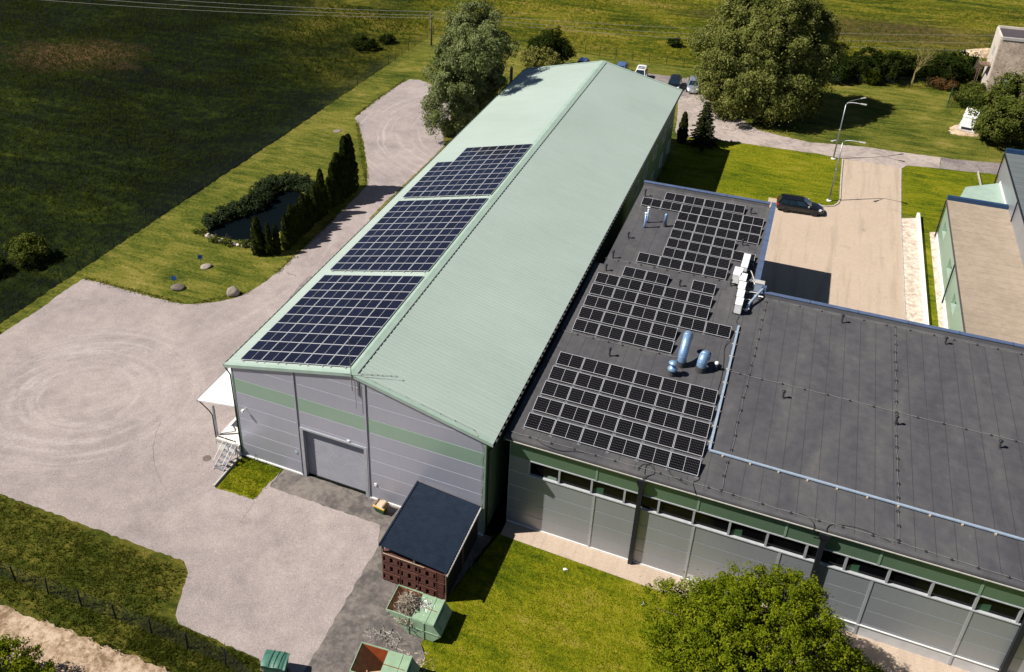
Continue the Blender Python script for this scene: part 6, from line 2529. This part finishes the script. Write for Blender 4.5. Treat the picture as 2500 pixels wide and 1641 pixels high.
TH = [thuja_proto(4.0, 0.50, 1), thuja_proto(4.7, 0.56, 2), thuja_proto(5.6, 0.66, 3)]
trunk_m = MB()
trunk_m.tube([(0, 0, -0.1), (0, 0, 2.6)], [0.07, 0.03], 6)
_o = trunk_m.build('trunk', 'bark')
TRK = _o.data
bpy.data.objects.remove(_o)
hedge = []
hedge += [(-13.95, 24.3, 0, 0.98, 1.15), (-12.85, 24.55, 0, 0.86, 0.85), (-12.25, 25.05, 0, 0.78, 0.85)]
for k in range(9):
    hedge.append((-11.95 - 0.03 * k + 0.1 * math.sin(k * 3.1), 26.3 + k * 0.62, 0 if k % 2 else 1, 0.78 + 0.14 * ((k * 5) % 4) / 3, 1.0))
hedge += [(-12.1, 32.3, 1, 0.85, 0.9), (-12.15, 33.0, 0, 0.95, 0.95), (-12.2, 33.9, 1, 1.08, 0.95), (-12.15, 35.3, 0, 0.9, 0.9)]
for k in range(7):
    hedge.append((-12.2 + 0.12 * math.sin(k * 2.2), 36.4 + k * 0.62, 2 if k != 3 else 1, 0.86 + 0.05 * k + 0.05 * ((k * 3) % 2), 1.05))
ORD = ['first', 'second', 'third', 'fourth', 'fifth', 'sixth', 'seventh', 'eighth', 'ninth']
for i, (x, y, pk, sc, wd) in enumerate(hedge):
    if i < 3:
        lab = ['nearest and leftmost slim thuja, standing alone before the pond', 'second nearest slim thuja beside the pond end', 'third nearest slim thuja, shortest beside the pond end'][i]
    elif i < 12:
        lab = '%s thuja of the dense middle hedge clump, counted from the front' % ORD[i - 3]
    elif i < 16:
        lab = '%s thuja of the loose group between the hedge clumps, from the front' % ORD[i - 12]
    else:
        lab = '%s thuja of the tall rear hedge clump, counted from the front' % ORD[i - 16]
    t = thing('columnar_thuja', lab, 'thuja', (x, y, 0), i * 1.1, 'columnar thujas along the road')
    t.scale = (sc * wd * 1.18, sc * wd * 1.18, sc * 1.04)
    link('foliage', TH[pk], t)
    link('trunk', TRK, t)
# thuja and spruce behind the flat-roofed building
t = thing('columnar_thuja', 'single dark thuja close to the right wall of the hall', 'thuja', (19.6, 67.9, 0), 0.4)
link('foliage', TH[0], t)
link('trunk', TRK, t)
t.scale = (1.25, 1.25, 1.0)
t = thing('spruce_tree', 'dark spruce with tiered branches beside the road behind the hall', 'tree', (22.0, 68.3, 0))
rng = np.random.default_rng(5)
P, O = [], []
mm = MB()
mm.tube([(0, 0, -0.1), (0, 0, 5.8)], [0.13, 0.02], 7)
for tier in range(15):
    z0 = 0.4 + tier * 0.36
    ln = 2.0 * (1 - tier / 15.5) ** 0.9 + 0.12
    for b in range(9):
        a = b * 0.7 + tier * 0.41 + rng.normal() * 0.12
        l = ln * rng.uniform(0.72, 1.12)
        e = np.array([math.cos(a) * l, math.sin(a) * l, z0 - 0.16 * l + 0.05])
        mm.tube([(0, 0, z0 + 0.1), tuple(e)], [0.025, 0.006], 3, cap=False)
        n = int(130 * l) + 20
        f_ = rng.random(n) ** 0.7
        p = np.outer(f_, e) + np.outer(1 - f_, [0, 0, z0 + 0.1])
        side = np.array([-math.sin(a), math.cos(a), 0])
        p += np.outer(rng.normal(0, 0.16, n) * (1.15 - f_) * l * 0.7, side)
        p[:, 2] -= np.abs(rng.normal(0, 0.06, n))
        P.append(p)
P = np.concatenate(P)
V = leaf_quads(P, 0.17, np.tile([0, 0, 1.0], (len(P), 1)), 0.4, 0.4, rng)
link('crown', quads_mesh('crown', V, 'leaf_dark'), t)
mm.build('trunk', 'bark', t)
# junipers and water plants round the pond
JG = 'juniper shrubs round the pond'
JUN = [(-21.7, 27.3, 1.0), (-21.2, 29.0, 1.15), (-20.5, 30.7, 1.35), (-19.9, 32.3, 1.5), (-20.1, 34.0, 1.45), (-20.5, 35.7, 1.4), (-20.3, 37.3, 1.3), (-19.2, 38.4, 1.4), (-17.7, 38.7, 1.25), (-16.3, 38.2, 1.1), (-15.0, 37.4, 0.9)]
for i, (x, y, s) in enumerate(JUN):
    tree('juniper_shrub', '%s juniper shrub round the far side of the pond, from the near end' % (ORD + ['tenth', 'last'])[i], (x, y, 0), [((x, y, 0.45 * s), (1.05 * s, 0.95 * s, 0.62 * s))], 60, 52, 0.18, 0.19, 'leaf_juniper', 0.05, 0.3, JG, 0.0, cat='shrub', limbs=4, seed=100 + i, shell=0.5)
for i, (x, y) in enumerate(((-19.6, 24.6), (-17.9, 24.7), (-16.2, 25.0), (-21.6, 25.3))):
    tree('edge_plant', ['low plant clump left of centre on the near pond edge', 'low plant clump right of centre on the near pond edge', 'low plant clump nearest the lone thujas on the near pond edge', 'low plant clump at the left tip of the pond'][i], (x, y, 0), [((x, y, 0.22), (0.8, 0.45, 0.32))], 22, 34, 0.12, 0.16, 'leaf_mid', 0.03, 0.2, 'low plants on the near pond edge', 0.0, cat='shrub', limbs=3, seed=140 + i)
# scrub behind the far fence on the right
SG = 'dark scrub beyond the far fence'
SCR = [(36.0, 99.5, 2.6, 3.4), (39.2, 101.0, 3.0, 4.4), (42.4, 102.5, 2.8, 4.0), (49.4, 104.5, 3.0, 4.2), (52.4, 106.8, 2.6, 3.6), (45.6, 104.8, 2.5, 3.2)]
SL = ['leftmost dark shrub beyond the far fence, beside the huge willow', 'tallest dark shrub beyond the far fence', 'dark shrub beyond the far fence left of the bare tree', 'dark shrub beyond the far fence right of the bare tree', 'dark shrub in front of the outside stair', 'dark shrub directly behind the bare tree']
for i, (x, y, r_, h) in enumerate(SCR):
    tree('scrub_bush', SL[i], (x, y, 0), [((x, y, h * 0.5), (r_, r_ * 0.9, h * 0.52)), ((x + 1.2, y + 0.6, h * 0.4), (r_ * 0.7, r_ * 0.7, h * 0.4))], 150, 60, 0.30, 0.28, 'leaf_dark', 0.12, 1.0, SG, 0.0, cat='shrub', limbs=8, seed=160 + i)
for i, (x, y, r_, h, mt, lab) in enumerate(((36.4, 98.0, 1.3, 1.6, 'leaf_juniper', 'grey green low shrub against the far fence by the huge willow'), (40.9, 99.6, 1.1, 1.9, 'leaf_bright', 'bright green sapling against the far fence'),
                                            (50.2, 102.0, 1.9, 1.4, 'leaf_rust', 'rust brown bush between the teal fence and the bare tree'), (54.2, 100.6, 1.5, 1.5, 'leaf_mid', 'green shrub at the foot of the tan building'),
                                            (52.6, 97.0, 1.4, 1.2, 'leaf_mid', 'low green shrub inside the teal fence'), (53.6, 94.4, 1.6, 1.3, 'leaf_dark', 'low dark shrub between the teal fence and the right tree'),
                                            (-34.4, 14.8, 2.2, 2.1, 'leaf_mid', 'round bush in the dark meadow by the left end of the yard'), (-36.2, 11.4, 1.7, 1.4, 'leaf_dark', 'smaller dark bush beside the round meadow bush'),
                                            (-34.0, 86.0, 2.2, 1.5, 'leaf_dark', 'dark low bush in the meadow beyond the fence near the power pole'), (-32.0, 90.2, 1.3, 1.0, 'leaf_dark', 'small dark bush in the meadow nearest the power pole'),
                                            (12.0, 106.0, 1.0, 1.2, 'leaf_dark', 'small dark bush alone in the field left of the huge willow'))):
    tree('field_bush', lab, (x, y, 0), [((x, y, h * 0.5), (r_, r_ * 0.9, h * 0.55))], int(60 * r_), 46, 0.2, 0.22, mt, 0.06, 0.5, None, 0.0, cat='shrub', limbs=5, seed=190 + i)
# bare yellowish tree
t = thing('bare_tree', 'nearly leafless yellow barked tree just beyond the far fence', 'tree', (46.2, 101.2, 0))
rng = random.Random(77)
mm = MB()
tips = []


def branch(p, d, l, r, depth):
    e = p + d * l
    mid = p + d * l * 0.5 + Vector((rng.uniform(-1, 1), rng.uniform(-1, 1), rng.uniform(0, 0.8))) * l * 0.06
    mm.tube([p, mid, e], [r, r * 0.8, r * 0.6], 5 if depth < 3 else 3, cap=False)
    if depth >= 5:
        tips.append(e)
        return
    for k in range(3 if depth < 4 else 2):
        nd = (d + Vector((rng.uniform(-1, 1), rng.uniform(-1, 1), rng.uniform(-0.15, 0.6))) * 0.75).normalized()
        branch(e.lerp(p, rng.uniform(0, 0.45) if k else 0), nd, l * rng.uniform(0.62, 0.85), r * 0.58, depth + 1)


branch(Vector((0, 0, -0.1)), Vector((0.05, 0, 1)), 1.9, 0.15, 0)
mm.build('trunk', 'pale_bark', t)
P = np.array([tuple(v) for v in tips])
P = np.repeat(P, 2, axis=0) + np.random.default_rng(3).normal(0, 0.2, (len(P) * 2, 3))
link('crown', quads_mesh('crown', leaf_quads(P, 0.14, None, 0, 0.5, np.random.default_rng(4)), 'leaf_mid'), t)


# ------------------------------------------------------------------ loose grass, nobody could count it
def tufts(name, label, pts, hgt, wid, mat, seed, blades=3):
    rng = np.random.default_rng(seed)
    P = np.repeat(pts, blades, axis=0)
    n = len(P)
    P = P + np.concatenate([rng.normal(0, 0.10, (n, 2)), np.zeros((n, 1))], 1)
    a = rng.uniform(0, 2 * math.pi, n)
    h = hgt * rng.uniform(0.45, 1.3, n)
    lean = rng.normal(0, 0.45, (n, 2)) * h[:, None]
    V = np.empty((n, 3, 3))
    off = np.stack([np.cos(a), np.sin(a), np.zeros(n)], 1) * wid * rng.uniform(0.6, 1.4, (n, 1))
    V[:, 0] = P - off
    V[:, 1] = P + off
    V[:, 2] = P + np.concatenate([lean, h[:, None]], 1)
    o = link(name, tris_mesh(name, V, mat))
    tag(o, label, 'grass', None, 'stuff')


def scatter(n, x0, x1, y0, y1, rng, z=0.0, dens=None):
    x, y = rng.uniform(x0, x1, n), rng.uniform(y0, y1, n)
    v = 0.5 + 0.5 * np.sin(x * 0.21 + 1.3 * np.sin(y * 0.13)) * np.sin(y * 0.17 + 1.1 * np.sin(x * 0.09 + 2))
    v = 0.35 + 0.65 * v
    k = rng.random(n) < v
    return np.stack([x[k], y[k], np.full(k.sum(), z)], 1)


rng = np.random.default_rng(21)
mp_ = scatter(60000, -112, -28.9, -4, 108, rng, -0.30)
mp_ = mp_[(mp_[:, 0] + mp_[:, 1] * 0.62 > -62)]
tufts('meadow_grass', 'tall dark grass of the unmown meadow at the upper left', mp_, 0.40, 0.045, 'meadow_grass', 22)
fp = scatter(42000, -40, 90, 98.5, 150, rng, -0.15)
tufts('field_grass', 'uneven yellow green grass of the field behind the site', fp, 0.30, 0.045, 'field_grass', 23)
vp = np.concatenate([scatter(9000, -40, 3.2, -16.0, -9.9, rng, 0.01), scatter(2600, 3.0, 12.5, -15.6, -13.3, rng, 0.01)])
tufts('verge_grass', 'rough grass on the verge round the post and wire fence', vp, 0.22, 0.03, 'verge_grass', 24, 5)
lp = np.concatenate([scatter(30000, 18.9, 52, -14, 0.3, rng, 0.006), scatter(1500, 0.6, 3.6, -3.2, -0.1, rng, 0.025)])
tufts('lawn_grass', 'short blades of the bright lawn in front of the grey facade', lp, 0.07, 0.02, 'lawn_blades', 26, 4)
ep = []
for (a, b) in (((-10.6, 34), (-10.4, 22)), ((-26.7, 13.9), (-15.6, 14.1)), ((-11, 18), (-14.5, 14.5)), ((-20.5, 57.8), (-10.9, 41.8)), ((-21.9, 60), (-21.6, 75))):
    n = int(math.hypot(b[0] - a[0], b[1] - a[1]) * 26)
    f_ = rng.random((n, 1))
    q = np.array(a) * (1 - f_) + np.array(b) * f_ + rng.normal(0, 0.16, (n, 2))
    ep.append(np.concatenate([q, np.zeros((n, 1))], 1))
tufts('edge_grass', 'tufts of longer grass along the edges of the yard', np.concatenate(ep), 0.14, 0.035, 'verge_grass', 25)
# two scraps of paper on the front lawn
for lab, x, y, rz in (('small white paper scrap on the lawn nearer the shed', 24.4, -0.4, 0.4), ('small white paper scrap on the lawn nearer the front tree', 29.3, -0.95, 1.2)):
    m = MB()
    m.add([(-0.13, -0.07, 0.03), (0.0, -0.09, 0.09), (0.14, -0.06, 0.04), (-0.12, 0.08, 0.05), (0.01, 0.09, 0.08), (0.12, 0.07, 0.03)], [(0, 1, 4, 3), (1, 2, 5, 4)])
    o = m.build('paper_scrap', 'white_paint')
    o.location = (x, y, 0.01)
    o.rotation_euler = (0, 0, rz)
    tag(o, lab, 'litter', 'paper scraps on the front lawn')
